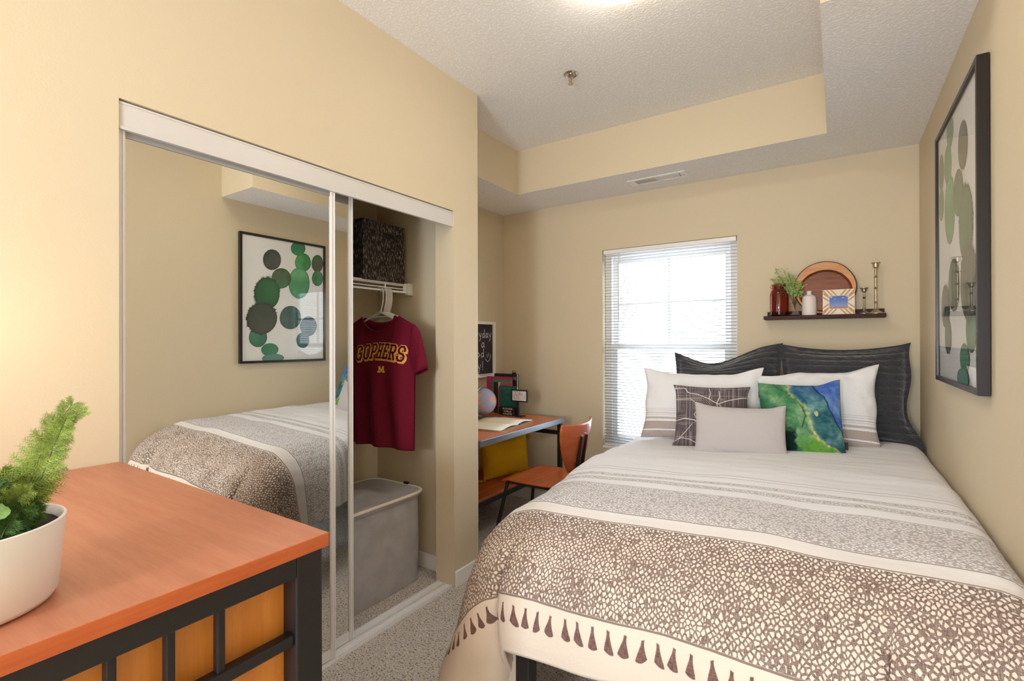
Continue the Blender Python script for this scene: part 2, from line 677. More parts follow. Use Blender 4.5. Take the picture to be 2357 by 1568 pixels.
MB().box(WX0, WX1, YB - 0.004, YB + 0.07, WZ0 - 0.001, WZ0 + 0.018).build('sill', M['trim'], w, bevel=0.004)

# blinds
t = thing('window_blind', (-1.016, YB + 0.03, WZ1), 'white mini blind with open slats covering the window', 'blind')
MB().box(WX0 + 0.006, WX1 - 0.006, YB + 0.008, YB + 0.046, WZ1 - 0.032, WZ1 - 0.002).build('headrail', M['white_metal'], t, bevel=0.002)
b = MB()
z = WZ1 - 0.046
nsl = 0
tilt = math.radians(9)
while z > WZ0 + 0.04:
    def f(a, c, z=z):
        y = (c - 0.5) * 0.025
        crown = 0.0022 * (1 - (2 * c - 1) ** 2)
        return (lerp(WX0 + 0.008, WX1 - 0.008, a), YB + 0.026 + y * math.cos(tilt), z + crown + y * math.sin(tilt))
    b.grid(f, 1, 4)
    z -= 0.0216
    nsl += 1
b.build('slat_stack', mat('blind_slat_enamel', (186, 189, 195), 0.45, spec=0.2), t, smooth=True, solid=(0.0009, 0))
MB().box(WX0 + 0.008, WX1 - 0.008, YB + 0.014, YB + 0.038, WZ0 + 0.022, WZ0 + 0.034).build('bottom_rail', M['white_metal'], t, bevel=0.003)
b = MB()
for x in (WX0 + 0.12, -1.016, WX1 - 0.14):
    for y in (YB + 0.0135, YB + 0.0385):
        b.tube([(x, y, WZ1 - 0.03), (x, y, WZ0 + 0.03)], 0.0006, 5)
b.build('ladder_cord', M['white_plastic'], t)
MB().tube([(WX0 + 0.125, YB + 0.006, WZ1 - 0.03), (WX0 + 0.128, YB + 0.004, WZ1 - 0.075), (WX0 + 0.13, YB + 0.003, 1.45)], 0.0035, 6).build('tilt_wand', M['white_plastic'], t, smooth=True)

# ceiling vent
t = thing('ceiling_vent', (-0.995, 3.262, ZS), 'white ceiling air vent with louvres half closed above the window', 'vent')
b = MB()
vx0, vx1, vy0, vy1 = -1.185, -0.805, 3.195, 3.325
b.box(vx0, vx1, vy0, vy0 + 0.026, ZS - 0.006, ZS).box(vx0, vx1, vy1 - 0.026, vy1, ZS - 0.006, ZS)
b.box(vx0, vx0 + 0.045, vy0 + 0.026, vy1 - 0.026, ZS - 0.006, ZS).box(vx1 - 0.04, vx1, vy0 + 0.026, vy1 - 0.026, ZS - 0.006, ZS)
b.box(-1.0, -0.992, vy0 + 0.026, vy1 - 0.026, ZS - 0.006, ZS)
b.build('vent_frame', M['white_metal'], t, bevel=0.002)
MB().box(vx0 + 0.045, -1.0, vy0 + 0.026, vy1 - 0.026, ZS - 0.004, ZS - 0.001).build('closed_plate', mat('vent_plate_gray', (176, 178, 180), 0.4), t)
MB().box(-0.992, vx1 - 0.04, vy0 + 0.026, vy1 - 0.026, ZS - 0.001, ZS - 0.0002).build('vent_shade_sheet', mat('vent_shade', (54, 54, 58), 0.8), t)  # dark sheet painted as the shade between the louvres
b = MB()
x = -0.986
while x < vx1 - 0.042:
    b.obox((x, 3.26, ZS - 0.004), (1, 0, 0.9), (0, 1, 0), (-0.9, 0, 1), 0.0032, 0.038, 0.0005)
    x += 0.0088
b.build('louvre', M['white_metal'], t)
for x in (vx0 + 0.022, vx1 - 0.02):
    MB().lathe([(0.0035, -0.0015), (0.0035, 0)], (x, 3.265, ZS - 0.006), 10).build('screw', M['gray_metal'], t)

# sprinkler
sx, sy_ = -1.160, 2.318
t = thing('fire_sprinkler', (sx, sy_, ZH), 'chrome pendent fire sprinkler on the white textured ceiling', 'sprinkler')
MB().lathe([(0.038, 0), (0.038, -0.003), (0.030, -0.007), (0.022, -0.004), (0.020, -0.002)], (sx, sy_, ZH), 28).build('escutcheon', M['chrome'], t, smooth=True)
b = MB().lathe([(0.012, 0), (0.012, -0.016), (0.008, -0.018), (0.004, -0.02)], (sx, sy_, ZH), 14)
for s_ in (-1, 1):
    b.tube([(sx + s_ * 0.010, sy_, ZH - 0.012), (sx + s_ * 0.013, sy_, ZH - 0.028), (sx + s_ * 0.004, sy_, ZH - 0.046), (sx, sy_, ZH - 0.048)], 0.0024, 6)
b.build('frame_arm', M['chrome'], t, smooth=True)
MB().tube([(sx, sy_, ZH - 0.018), (sx, sy_, ZH - 0.044)], 0.0022, 8).build('glass_bulb', mat('red_sprinkler_bulb', (150, 60, 50), 0.2), t, smooth=True)
b = MB().lathe([(0.004, 0), (0.008, -0.003), (0.008, -0.005), (0, -0.006)], (sx, sy_, ZH - 0.047), 12)
for k in range(12):
    a = 2 * PI * k / 12
    b.obox((sx + 0.011 * math.cos(a), sy_ + 0.011 * math.sin(a), ZH - 0.051), (math.cos(a), math.sin(a), -0.12), (-math.sin(a), math.cos(a), 0), (0, 0, 1), 0.005, 0.0019, 0.0007)
b.build('deflector', M['chrome'], t)

# ceiling light
lx, ly = -0.666, 1.73
t = thing('ceiling_light', (lx, ly, ZH), 'lit frosted glass dome light on the ceiling at the top edge', 'lamp')
MB().lathe([(0.175, 0), (0.175, -0.018), (0.165, -0.024)], (lx, ly, ZH), 40).build('base_plate', M['white_metal'], t, smooth=True)
MB().lathe([(0.158, -0.022), (0.158, -0.035), (0.150, -0.052), (0.130, -0.070), (0.095, -0.084), (0.05, -0.091), (0.0, -0.093)], (lx, ly, ZH), 40).build('glass_dome', emis('lit_frosted_glass', (1.0, 0.90, 0.74), 22), t, smooth=True)

# ------------------------------------------------------------------ bed
t = thing('bed', (-0.29, 2.4, 0), 'bed on a black metal frame under the striped comforter', 'bed')
for x, y in ((-0.826, 1.325), (0.300, 1.325), (-0.826, 3.43), (0.300, 3.43)):
    MB().box(x - 0.025, x + 0.025, y - 0.025, y + 0.025, 0, 0.43 if y < 2 else 0.70).build('leg', M['black_metal'], t, bevel=0.004)
b = MB()
b.box(-0.845, -0.807, 1.35, 3.405, 0.36, 0.41).box(0.281, 0.319, 1.35, 3.405, 0.36, 0.41)
b.box(-0.801, 0.275, 1.306, 1.344, 0.36, 0.41).box(-0.801, 0.275, 3.411, 3.449, 0.36, 0.41).box(-0.801, 0.275, 3.411, 3.449, 0.62, 0.66)
b.build('side_rail', M['black_metal'], t)
MB().box(-0.90, 0.325, 1.46, 3.40, 0.412, 0.625).build('mattress', mat('white_mattress_ticking', (226, 224, 220), 0.8), t, bevel=0.05, seg=4, smooth=True)

# comforter -------------------------------------------------------
XE, XER, YF = -0.86, 0.30, 1.62
PW = XER - XE
FOOT = [(0, 0), (0.06, 0.006), (0.12, 0.02), (0.19, 0.048), (0.25, 0.085), (0.30, 0.13), (0.33, 0.185), (0.342, 0.25), (0.338, 0.32), (0.325, 0.40), (0.31, 0.46), (0.30, 0.56), (0.32, 0.70)]
LEFT = [(0, 0), (0.05, 0.006), (0.10, 0.022), (0.15, 0.055), (0.185, 0.10), (0.208, 0.16), (0.218, 0.23), (0.222, 0.31), (0.225, 0.40), (0.235, 0.50), (0.26, 0.62), (0.28, 0.75)]
RIGHT = [(0, 0), (0.025, 0.006), (0.045, 0.022), (0.058, 0.05), (0.062, 0.10), (0.062, 0.4)]


def arcs(tab):
    out, s = [(0.0,) + tab[0]], 0
    for p, q in zip(tab, tab[1:]):
        s += math.hypot(q[0] - p[0], q[1] - p[1])
        out.append((s,) + q)
    return [(x[0], x[1]) for x in out], [(x[0], x[2]) for x in out]


AF, AL, AR = arcs(FOOT), arcs(LEFT), arcs(RIGHT)


def ztop(x, y):
    s = (x - XE) / PW
    z = 0.708 + 0.036 * ss(s, -0.1, 0.6) + 0.008 * ss(s, 0.7, 0.95)
    z += 0.010 * math.sin(min(1, max(0, (y - 1.6) / 1.2)) * PI)
    return z


def cloth(u, v):
    """u across from the right edge of the bed, v along (0 at the foot edge, minus towards the head)"""
    a = max(0.0, u - PW)
    ar = max(0.0, -u)
    bb = max(0.0, v)
    x0 = XER - min(max(u, 0.0), PW)
    y0 = YF - min(v, 0.0)
    z0 = ztop(x0, y0)
    P = Vector((x0, y0, z0))
    nz = noise.noise
    if ar > 0:
        P.x += interp(AR[0], ar)
        P.z -= interp(AR[1], ar)
        if bb > 0:
            P.y -= interp(AF[0], bb)
            P.z -= interp(AF[1], bb)
    elif a > 0 or bb > 0:
        r = math.hypot(a, bb)
        ca, cb = a / r, bb / r
        k = 1.0 / (ca ** 4 + cb ** 4) ** (1 / 4)
        k = lerp(1, k, ss(r, 0.05, 0.3))
        oL, dL, oF, dF = interp(AL[0], r), interp(AL[1], r), interp(AF[0], r), interp(AF[1], r)
        pf_ = ss(y0, 1.72, 2.4)
        dL -= 0.052 * pf_ * math.exp(-((r - 0.21) / 0.085) ** 2)
        oL += 0.022 * pf_ * ss(r, 0.05, 0.2)
        d = lerp(dL, dF, cb * cb)
        ox, oy = oL * ca * k, oF * cb * k
        # pinched fold where the foot panel meets the side panel
        g = math.exp(-((ca - 0.20) / 0.055) ** 2) * ss(bb, 0.22, 0.40)
        oy -= 0.060 * g
        lob = ss(ca, 0.24, 0.5) * ss(0.99 - ca, 0.0, 0.2) * ss(r, 0.3, 0.6)
        fl = ss(ca, 0.26, 0.5) * ss(bb, 0.03, 0.25)
        ox += 0.02 * lob + 0.07 * fl * ss(d, 0.34, 0.62)
        oy += 0.02 * lob + 0.03 * fl * ss(d, 0.2, 0.6)
        # folds hanging down the side
        f = ss(a, 0.08, 0.42)
        ph = y0 * 30 + 3 * nz(Vector((y0 * 2.1, 0.3, 1.7)))
        ox += (0.016 * math.sin(ph) + 0.012 * nz(Vector((y0 * 5, a * 3, 4.0)))) * f * (1 - cb) ** 0.5
        f2 = ss(bb, 0.15, 0.5)
        oy += (0.012 * nz(Vector((u * 3.5, v * 1.5, 9.0))) + 0.008 * math.sin(u * 17 + 2 * nz(Vector((u * 2, 0, 3))))) * f2 * (1 - ca)
        P.x -= ox
        P.y -= oy
        P.z -= d
    uc = 0.20 + 0.16 * (v - 0.3)
    P.y += 0.022 * math.exp(-((u - uc) / 0.016) ** 2) * ss(v, 0.22, 0.38)
    P.y -= 0.016 * math.exp(-((u - uc + 0.05) / 0.035) ** 2) * ss(v, 0.22, 0.38)
    w = 1.0 - 0.4 * ss(-v, 0.9, 1.6)
    q = Vector((u * 4.5, v * 6.0, 0.5))
    P.z += 0.006 * nz(q) * w + 0.0022 * nz(Vector((u * 5, v * 22, 2.5)))
    P.z = max(P.z, 0.02)
    P.x = min(P.x, XR - 0.026)
    return P


def m_comforter():
    t = NT('printed_comforter_cotton')
    u, v = t.uv()
    wob = t.math('MULTIPLY', t.math('SUBTRACT', t.noise(t.xyz(t.math('MULTIPLY', u, 3.0), v), 2.0, 2), 0.5), 0.012)
    v = t.math('ADD', v, wob)
    base, foot = lin((236, 238, 247)), lin((228, 215, 203))  # cream foot tint paints warm lamp light onto the white cloth
    ink = lin((112, 94, 88))
    ink_lit = lin((138, 126, 124))  # same ink lightened: highlight painted into the lattice nearer the head
    # net of pale cells
    du, dv = t.math('DIVIDE', u, 0.0142), t.math('DIVIDE', v, 0.0178)
    wv = t.xyz(t.math('ADD', du, dv), t.math('SUBTRACT', du, dv))
    nn = t.n('ShaderNodeTexNoise')
    t.t.links.new(wv, nn.inputs['Vector'])
    nn.inputs['Scale'].default_value = 0.9
    wv2 = t.n('ShaderNodeVectorMath', operation='ADD')
    sc = t.n('ShaderNodeVectorMath', operation='SCALE')
    t.t.links.new(nn.outputs['Color'], sc.inputs[0])
    sc.inputs['Scale'].default_value = 0.35
    t.t.links.new(wv, wv2.inputs[0])
    t.t.links.new(sc.outputs[0], wv2.inputs[1])
    e = t.voro(wv2.outputs[0], 1.0, 'DISTANCE_TO_EDGE', 0.66)
    big = t.noise(t.xyz(u, v), 9, 2)
    wdt = t.math('ADD', 0.185, t.math('MULTIPLY', t.math('SUBTRACT', big, 0.5), 0.20))
    net = t.math('SUBTRACT', 1.0, t.step(t.math('SUBTRACT', e, wdt), -0.025, 0.035))
    hu = t.noise(t.xyz(t.math('MULTIPLY', u, 900.0), t.math('MULTIPLY', v, 60.0)), 1.0, 2)
    hv = t.noise(t.xyz(t.math('MULTIPLY', u, 60.0), t.math('MULTIPLY', v, 900.0)), 1.0, 2)
    hatch = t.step(t.math('ADD', hu, hv), 0.72, 1.25)
    inkc = t.mix(hatch, lin((172, 154, 146)), lin((100, 83, 78)))
    # finer lattice nearer the head
    du, dv = t.math('DIVIDE', u, 0.0155), t.math('DIVIDE', v, 0.0135)
    wl = t.xyz(t.math('ADD', du, dv), t.math('SUBTRACT', du, dv))
    e2 = t.voro(wl, 1.0, 'DISTANCE_TO_EDGE', 0.55)
    lat = t.math('SUBTRACT', 1.0, t.step(e2, 0.08, 0.20))
    zA, zB = t.band(v, -0.222, 0.052), t.band(v, 0.118, 0.405)
    m1 = t.math('MULTIPLY', lat, t.math('MAXIMUM', zA, t.math('MAXIMUM', t.band(v, -0.392, -0.368), t.band(v, -0.328, -0.296))))
    m2 = t.math('MULTIPLY', net, zB)
    c = t.mix(t.step(v, 0.0, 0.25), base, foot)
    c = t.mix(t.math('MULTIPLY', m1, 0.62), c, ink_lit)
    c = t.mix(m2, c, inkc)
    ln = None
    for p, w_ in ((-0.495, 0.0016), (-0.463, 0.0016), (0.056, 0.002), (0.114, 0.002), (0.408, 0.0026), (-0.396, 0.0012), (-0.364, 0.0012), (-0.332, 0.0012), (-0.292, 0.0012), (-0.226, 0.0014)):
        k = t.band(v, p - w_, p + w_, 0.0008)
        ln = k if ln is None else t.math('MAXIMUM', ln, k)
    c = t.mix(t.math('MULTIPLY', ln, 0.85), c, ink)
    # printed tassels
    cell = t.math('DIVIDE', u, 0.0445)
    i = t.math('FLOOR', cell)

    def rnd(k):
        w = t.n('ShaderNodeTexWhiteNoise', noise_dimensions='1D')
        t.put(w.inputs['W'], t.math('ADD', i, k))
        return w.outputs['Value']
    y = t.math('DIVIDE', t.math('SUBTRACT', v, t.math('ADD', 0.428, t.math('MULTIPLY', rnd(0.31), 0.008))), 0.056)
    yc = t.math('MINIMUM', t.math('MAXIMUM', y, 0.0), 1.0)
    fx = t.math('SUBTRACT', t.math('FRACT', cell), t.math('ADD', 0.42, t.math('MULTIPLY', rnd(0.63), 0.16)))
    fx = t.math('ADD', fx, t.math('MULTIPLY', t.math('SUBTRACT', rnd(0.17), 0.5), t.math('MULTIPLY', yc, 0.35)))
    hw = t.math('ADD', 0.085, t.math('MULTIPLY', t.math('MULTIPLY', t.step(yc, 0.12, 1.0), 0.30), t.math('ADD', 0.6, t.math('MULTIPLY', rnd(0.77), 0.55))))
    y = t.math('ADD', y, t.math('MULTIPLY', fx, t.math('SUBTRACT', rnd(0.41), 0.5)))
    y = t.math('ADD', y, t.math('MULTIPLY', t.math('MULTIPLY', fx, fx), 1.1))
    tm = t.math('SUBTRACT', 1.0, t.step(t.math('SUBTRACT', t.math('ABSOLUTE', fx), hw), -0.02, 0.03))
    tm = t.math('MULTIPLY', tm, t.band(y, 0.0, 1.0, 0.03))
    c = t.mix(tm, c, t.mix(hatch, lin((148, 118, 110)), lin((92, 68, 64))))
    t.color(c)
    t.b.inputs['Roughness'].default_value = 0.9
    t.b.inputs['Specular IOR Level'].default_value = 0.15
    cr = t.noise(t.xyz(t.math('MULTIPLY', u, 1.2), v), 34, 4, 0.65)
    t.bump(cr, 0.35, 0.004)
    return t.m


M['comforter'] = m_comforter()
t = thing('comforter', (-0.29, 2.4, 0.72), 'white comforter with brown net print band and printed tassels spread on the bed', 'comforter')
U0, U1, V0, V1 = -0.16, PW + 0.50, -1.80, 0.585


def cuv(a, c):
    u, v = lerp(U0, U1, a), lerp(V0, V1, c)
    if v > 0.3:   # the hem of the foot panel rises towards the wall
        s = ss(PW - u, -0.05, 0.55)
        v = 0.3 + (v - 0.3) * lerp(1.0, 0.90, s)
        v = 0.3 + (v - 0.3) * (1 + 0.75 * ss(u - PW, 0.02, 0.2))
    return u, v


MB().grid(lambda a, c: cloth(*cuv(a, c)), 190, 250, uvfn=cuv, flip=True).build('comforter_cover', M['comforter'], t, smooth=True, solid=(0.018, -1), angle=180)
# corner surplus hanging behind the pinched fold


def fold(a, c):
    x = lerp(-1.045, -0.865, a) + 0.01 * (c - 0.5)
    y = 1.385 + 0.035 * math.sin(a * PI * 2.6 + 0.4) - 0.05 * a
    return (x, y, lerp(0.46, 0.02, c))


MB().grid(fold, 30, 12, uvfn=lambda a, c: (1.2 + 0.2 * a, 0.48 + 0.05 * c)).build('corner_fold', M['comforter'], t, smooth=True, solid=(0.012, 0), angle=180)

# ------------------------------------------------------------------ pillows


def pillow(name, c, zb, w, h, yaw, lean, T, m, label, cat, group=None, n=40, pinch=0.07, pinchh=0.07, wr=0.006, seed=0, colfn=None, warp=None, parent=None, power=0.5, flange=0.0, back=None, gather=0.0):
    ya, le = math.radians(yaw), math.radians(lean)
    R = Vector((math.cos(ya), math.sin(ya), 0))
    B = Vector((-math.sin(ya), math.cos(ya), 0))
    U = Vector((0, 0, 1)) * math.cos(le) + B * math.sin(le)
    N = R.cross(U)
    O = Vector((c[0], c[1], zb))

    def pt(a, b, side):
        x = a * w / 2 * (1 - pinch * (1 - b * b) * a * a)
        y = h / 2 + b * h / 2 * (1 - pinchh * (1 - a * a) * b * b)
        af, bf = min(1, abs(a) / (1 - flange)), min(1, abs(b) / (1 - flange))
        th = T / 2 * max(0.0, (1 - af ** 2.2) * (1 - bf ** 2.2)) ** power
        e = max(abs(a), abs(b))
        nv = noise.noise(Vector((a * 2.2 + seed, b * 2.2, side * 3.1)))
        rad = noise.noise(Vector((a * 7 + seed, b * 7, 5.0 + side)))
        th += (nv * wr + rad * wr * 0.7 * ss(e, 0.5, 0.9)) * ss(1 - e, 0.0, 0.12)
        if gather:   # short gathers running in from the seams
            th += gather * ss(1 - e, 0.0, 0.05) * (math.sin(a * 17 + 5 * nv) * ss(abs(b), 0.35, 0.95) * ss(b + 0.6, 0, 0.8) + 0.6 * math.sin(b * 13 + 4 * nv) * ss(abs(a), 0.5, 0.95))
        p = O + R * x + U * y + N * (side * th)
        if warp:
            q = warp(a, b)
            p = p + R * q[0] + U * q[1] + N * q[2]
        return p
    mb = MB()
    uvf = lambda a, b: (a, b)
    cf = (lambda a, b: colfn(2 * a - 1, 2 * b - 1)) if colfn else None
    mb.grid(lambda a, b: pt(2 * a - 1, 2 * b - 1, 1), n, n, uvfn=uvf, colfn=cf)
    nb = min(n, 36)
    mb.grid(lambda a, b: pt(2 * a - 1, 2 * b - 1, -1), nb, nb, uvfn=uvf, colfn=(lambda a, b: back or colfn(2 * a - 1, 2 * b - 1)) if colfn else None, flip=True)
    o = mb.build(name, m, parent, smooth=True, angle=180)
    if label:
        tag(o, label, cat, group)
    o['_fr'] = 0
    del o['_fr']
    return o, pt, (R, U, N)


def m_sham():
    t = NT('quilted_charcoal_cotton')
    u, v = t.uv()
    n = t.noise(t.xyz(t.math('MULTIPLY', u, 2.2), t.math('MULTIPLY', v, 1.0)), 9, 4, 0.7)
    wv = t.math('ADD', t.math('MULTIPLY', v, 14.0), t.math('MULTIPLY', n, 0.45))
    row = t.math('ABSOLUTE', t.math('SINE', t.math('MULTIPLY', wv, PI)))
    row = t.math('POWER', row, 0.5)
    cr = t.noise(t.xyz(t.math('ADD', t.math('MULTIPLY', u, 12.0), t.math('MULTIPLY', v, 6.0)), t.math('MULTIPLY', v, 16.0)), 1.6, 3, 0.6)
    h = t.math('ADD', t.math('MULTIPLY', row, 0.8), t.math('MULTIPLY', cr, 0.9))
    t.color(t.mix(cr, lin((32, 33, 39)), lin((58, 60, 68))))
    t.b.inputs['Roughness'].default_value = 0.75
    t.b.inputs['Specular IOR Level'].default_value = 0.4
    t.b.inputs['Sheen Weight'].default_value = 0.5
    t.bump(h, 0.75, 0.014)
    return t.m


def m_case():
    t = NT('striped_pillowcase_cotton')
    u, v = t.uv()
    n = t.noise(t.xyz(t.math('MULTIPLY', u, 160.0), t.math('MULTIPLY', v, 110.0)), 1.0, 3)
    k = None
    for a, b_, f in ((0.405, 0.411, 0.55), (0.380, 0.386, 0.7), (0.340, 0.356, 0.55), (0.318, 0.324, 0.7), (0.262, 0.292, 0.8), (0.118, 0.232, 1.0), (0.0, 0.098, 1.0)):
        q = t.math('MULTIPLY', t.band(v, a, b_, 0.002), f)
        k = q if k is None else t.math('MAXIMUM', k, q)
    g = t.mix(t.step(n, 0.35, 0.65), lin((164, 150, 146)), lin((196, 186, 182)))
    t.color(t.mix(k, lin((236, 237, 243)), g))
    t.b.inputs['Roughness'].default_value = 0.9
    t.b.inputs['Specular IOR Level'].default_value = 0.15
    cr = t.noise(t.xyz(t.math('MULTIPLY', u, 5.0), t.math('MULTIPLY', v, 3.0)), 2.2, 3, 0.6)
    t.bump(cr, 0.3, 0.012)
    return t.m


M['sham'] = m_sham()
M['case'] = m_case()
M['lumbar'] = mat('pale_gray_cotton', (190, 185, 188), 0.9, bump=(420, 0.2, 0.001), spec=0.15)


def w_rsham(a, b):
    tail = ss(a, 0.55, 1.0) * ss(-b, 0.45, 1.0)
    return (0.008 * tail + 0.012 * math.sin(b * 5) * ss(a, 0.8, 1), -0.025 * ss(b, 0.3, 1) * (1 - (a + 0.05) ** 2), 0.05 * tail)


def w_lsham(a, b):
    return (0, -0.05 * ss(b, 0.2, 1) * (1 - ss(a, -0.2, 0.9)) * ss(a, -1.15, -0.3) - 0.055 * ss(b, 0, 1) * (1 - ss(a, -0.4, 0.7)), 0)


pillow('quilted_sham', (-0.565, 3.19), 0.745, 0.62, 0.56, 7, 12, 0.15, M['sham'], 'charcoal quilted pillow sham leaning on the wall beside the window', 'pillow', 'charcoal quilted shams', n=60, pinch=0.06, pinchh=0.10, wr=0.012, seed=2, warp=w_lsham, flange=0.09, power=0.42)
pillow('quilted_sham', (0.030, 3.235), 0.745, 0.635, 0.555, 6, 9, 0.16, M['sham'], 'charcoal quilted pillow sham in the corner below the wall shelf', 'pillow', 'charcoal quilted shams', n=60, pinch=0.10, pinchh=0.05, wr=0.010, seed=5, warp=w_rsham, flange=0.09, power=0.42)


def w_case(a, b):
    c = ss(abs(a), 0.5, 1.0) * ss(b, 0.3, 1.0)
    e = ss(abs(a), 0.72, 1.0)
    return ((1 if a > 0 else -1) * (0.005 * e * math.sin(b * 6 + 1.0) + 0.014 * c), 0.018 * c * (1.6 if a > 0 else 0.6), 0.02 * c)


pillow('bed_pillow', (-0.675, 2.945), 0.722, 0.64, 0.425, 4, 20, 0.16, M['case'], 'white striped bed pillow in front of the window', 'pillow', 'white striped bed pillows', n=60, pinch=0.03, pinchh=0.09, wr=0.010, seed=11, warp=w_case, power=0.45, gather=0.0055)
pillow('bed_pillow', (-0.090, 3.045), 0.738, 0.55, 0.43, 9, 17, 0.15, M['case'], 'white striped bed pillow behind the green and blue cushion', 'pillow', 'white striped bed pillows', n=60, pinch=0.03, pinchh=0.10, wr=0.010, seed=17, warp=lambda a, b: (w_case(a, b)[0], w_case(a, b)[1] - 0.055 * ss(-a, 0.2, 1.0) * ss(b, 0.0, 1.0), w_case(a, b)[2]), power=0.45, gather=0.0055)

# green and blue marbled cushion ------------------------------------


def marble(a, b):
    n1 = noise.noise(Vector((a * 2.1, b * 2.1, 3.3))) + 0.45 * noise.fractal(Vector((a * 3.1 + 2 * noise.noise(Vector((a * 2, b * 2, 0))), b * 3.1, 7.7)), 0.6, 2.2, 5)
    n2 = noise.noise(Vector((a * 5.5, b * 5.5, 8.1)))
    n3 = noise.noise(Vector((a * 13, b * 13, 1.1)))
    n4 = noise.noise(Vector((a * 30, b * 30, 2.1)))
    x = 1135 + (a + 1) / 2 * 1070 + 18 * n2 + 9 * n3
    y = 80 + (1 - b) / 2 * 960 + 18 * noise.noise(Vector((a * 5, b * 5, 12.0)))
    edge = interp([(80, 1545), (160, 1525), (240, 1545), (310, 1600), (380, 1680), (450, 1735), (560, 1755), (640, 1770), (740, 1800), (820, 1860), (900, 1990), (950, 2110), (1060, 1960)], y)
    blue = interp([(80, 1840), (200, 1880), (260, 1960), (400, 2015), (560, 2090), (680, 2170), (800, 2230)], y)
    d = x - edge
    G1, G2, G3 = (62, 122, 84), (158, 186, 142), (34, 96, 72)
    T1, T2, T3 = (36, 88, 100), (124, 168, 168), (24, 62, 76)
    B1, B2 = (70, 104, 186), (116, 154, 198)
    if d < 0:
        f = min(1, max(0, 0.5 + 0.9 * n1 + 0.35 * n2))
        c = [lerp(p, q, f) for p, q in zip(G1, G2)]
        f = ss(-d, 250, 480) * 0.6
        c = [lerp(p, q, f) for p, q in zip(c, G3)]
        q1, q2 = y + 70 * n2 + 40 * n3, x + 90 * n2 + 40 * n3
        dk = ss(q1, 640, 760) * ss(1640 - q2, 0, 90)
        c = [lerp(p, q, dk) for p, q in zip(c, (10, 38, 30))]
        lf = ss(y + 40 * n3, 770, 830) * ss(q2, 1630, 1690)
        c = [lerp(p, q, lf * (0.8 + 0.2 * n2)) for p, q in zip(c, (92, 154, 52))]
        # vein in the green
        vx = interp([(80, 1330), (160, 1400), (240, 1530), (330, 1620), (420, 1680), (520, 1706), (600, 1690), (700, 1660)], y)
        k = math.exp(-((x - vx) / 9) ** 2) * ss(720 - y, 0, 60)
        c = [lerp(p, q, 0.75 * k) for p, q in zip(c, (30, 66, 44))]
        g = math.exp(-(d / 26) ** 2) * (0.55 + 0.6 * n3)
        c = [lerp(p, q, max(0, min(1, g))) for p, q in zip(c, (206, 192, 112))]
    else:
        f = min(1, max(0, 0.45 + 1.0 * n1 + 0.5 * n2))
        c = [lerp(p, q, f) for p, q in zip(T1, T2)]
        f = ss(y, 760, 1000)
        c = [lerp(p, q, f * 0.8) for p, q in zip(c, T3)]
        f = ss(420 - y, 0, 260)
        c = [lerp(p, q, f * 0.6) for p, q in zip(c, (52, 92, 150))]
        e = x - blue
        bl = ss(e, -4, 10)
        bc = [lerp(p, q, min(1, max(0, 0.4 + n1))) for p, q in zip(B1, B2)]
        c = [lerp(p, q, bl) for p, q in zip(c, bc)]
        k = math.exp(-(e / 11) ** 2) * 0.8
        c = [lerp(p, q, k) for p, q in zip(c, (16, 40, 78))]
        g = math.exp(-(d / 34) ** 2) * (0.6 + 0.6 * n3)
        c = [lerp(p, q, max(0, min(1, g))) for p, q in zip(c, (208, 200, 140))]
        rr = math.hypot((x - 1850) / 24, (y - 500) / 30)
        c = [lerp(p, q, ss(1.3 - rr, 0, 0.4)) for p, q in zip(c, (206, 188, 150))]
    k = 1 + 0.10 * n3 + 0.06 * n4
    return lin([min(255, max(0, q * k)) for q in c])


def w_cush(a, b):
    c = ss(a, 0.4, 1.0) * ss(b, 0.2, 1.0)
    return (0.0, 0.028 * c, 0.0)


o, ptf, fr = pillow('throw_cushion', (-0.145, 2.815), 0.728, 0.375, 0.378, 12, 20, 0.115, M['print'], 'green and blue marbled square cushion beside the small gray lumbar cushion', 'cushion', n=290, pinch=0.05, pinchh=0.05, wr=0.005, seed=23, colfn=marble, warp=w_cush, gather=0.003, back=lin((40, 100, 80)))
tg = MB().obox(ptf(1, -0.62, 1) + fr[0] * 0.006, fr[0], fr[1], fr[2], 0.008, 0.018, 0.0008)
tg.build('sewn_tag', M['black'], o)

# street map cushion --------------------------------------------------
random.seed(21)
MAPV = [random.uniform(-1, 1) for _ in range(26)]
MAPH = [random.uniform(-1, 1) for _ in range(22)]
# coordinates of the roads in cushion units, read off the cloth
ROADS = [([(-1, 0.86), (-0.72, 0.90), (-0.62, 0.72), (-0.34, 0.66), (-0.05, 0.52), (0.08, 0.42), (0.20, 0.36), (0.5, 0.50), (0.75, 0.58), (1, 0.62)], 0.0099),
         ([(0.22, 0.82), (0.24, 0.6), (0.16, 0.38), (0.20, 0.1), (0.18, -0.2)], 0.0088),
         ([(-1, -0.20), (-0.72, -0.14), (-0.45, -0.18), (-0.30, -0.28), (-0.1, -0.24), (0.1, -0.4), (0.4, -0.5)], 0.0110),
         ([(-1, 0.48), (-0.55, 0.50), (-0.38, 0.34), (-0.30, 0.2), (-0.45, 0.0), (-0.34, -0.2)], 0.0055),
         ([(-1, -0.86), (-0.80, -0.74), (-0.55, -0.80), (-0.4, -0.90), (-0.1, -0.88)], 0.0066),
         ([(-0.9, -0.80), (-0.66, -0.52), (-0.5, -0.3)], 0.0055),
         ([(0.2, 0.36), (0.42, 0.1), (0.7, -0.2), (1, -0.3)], 0.0066),
         ([(-0.05, 0.52), (0.0, 0.72), (-0.05, 0.95)], 0.0050)]


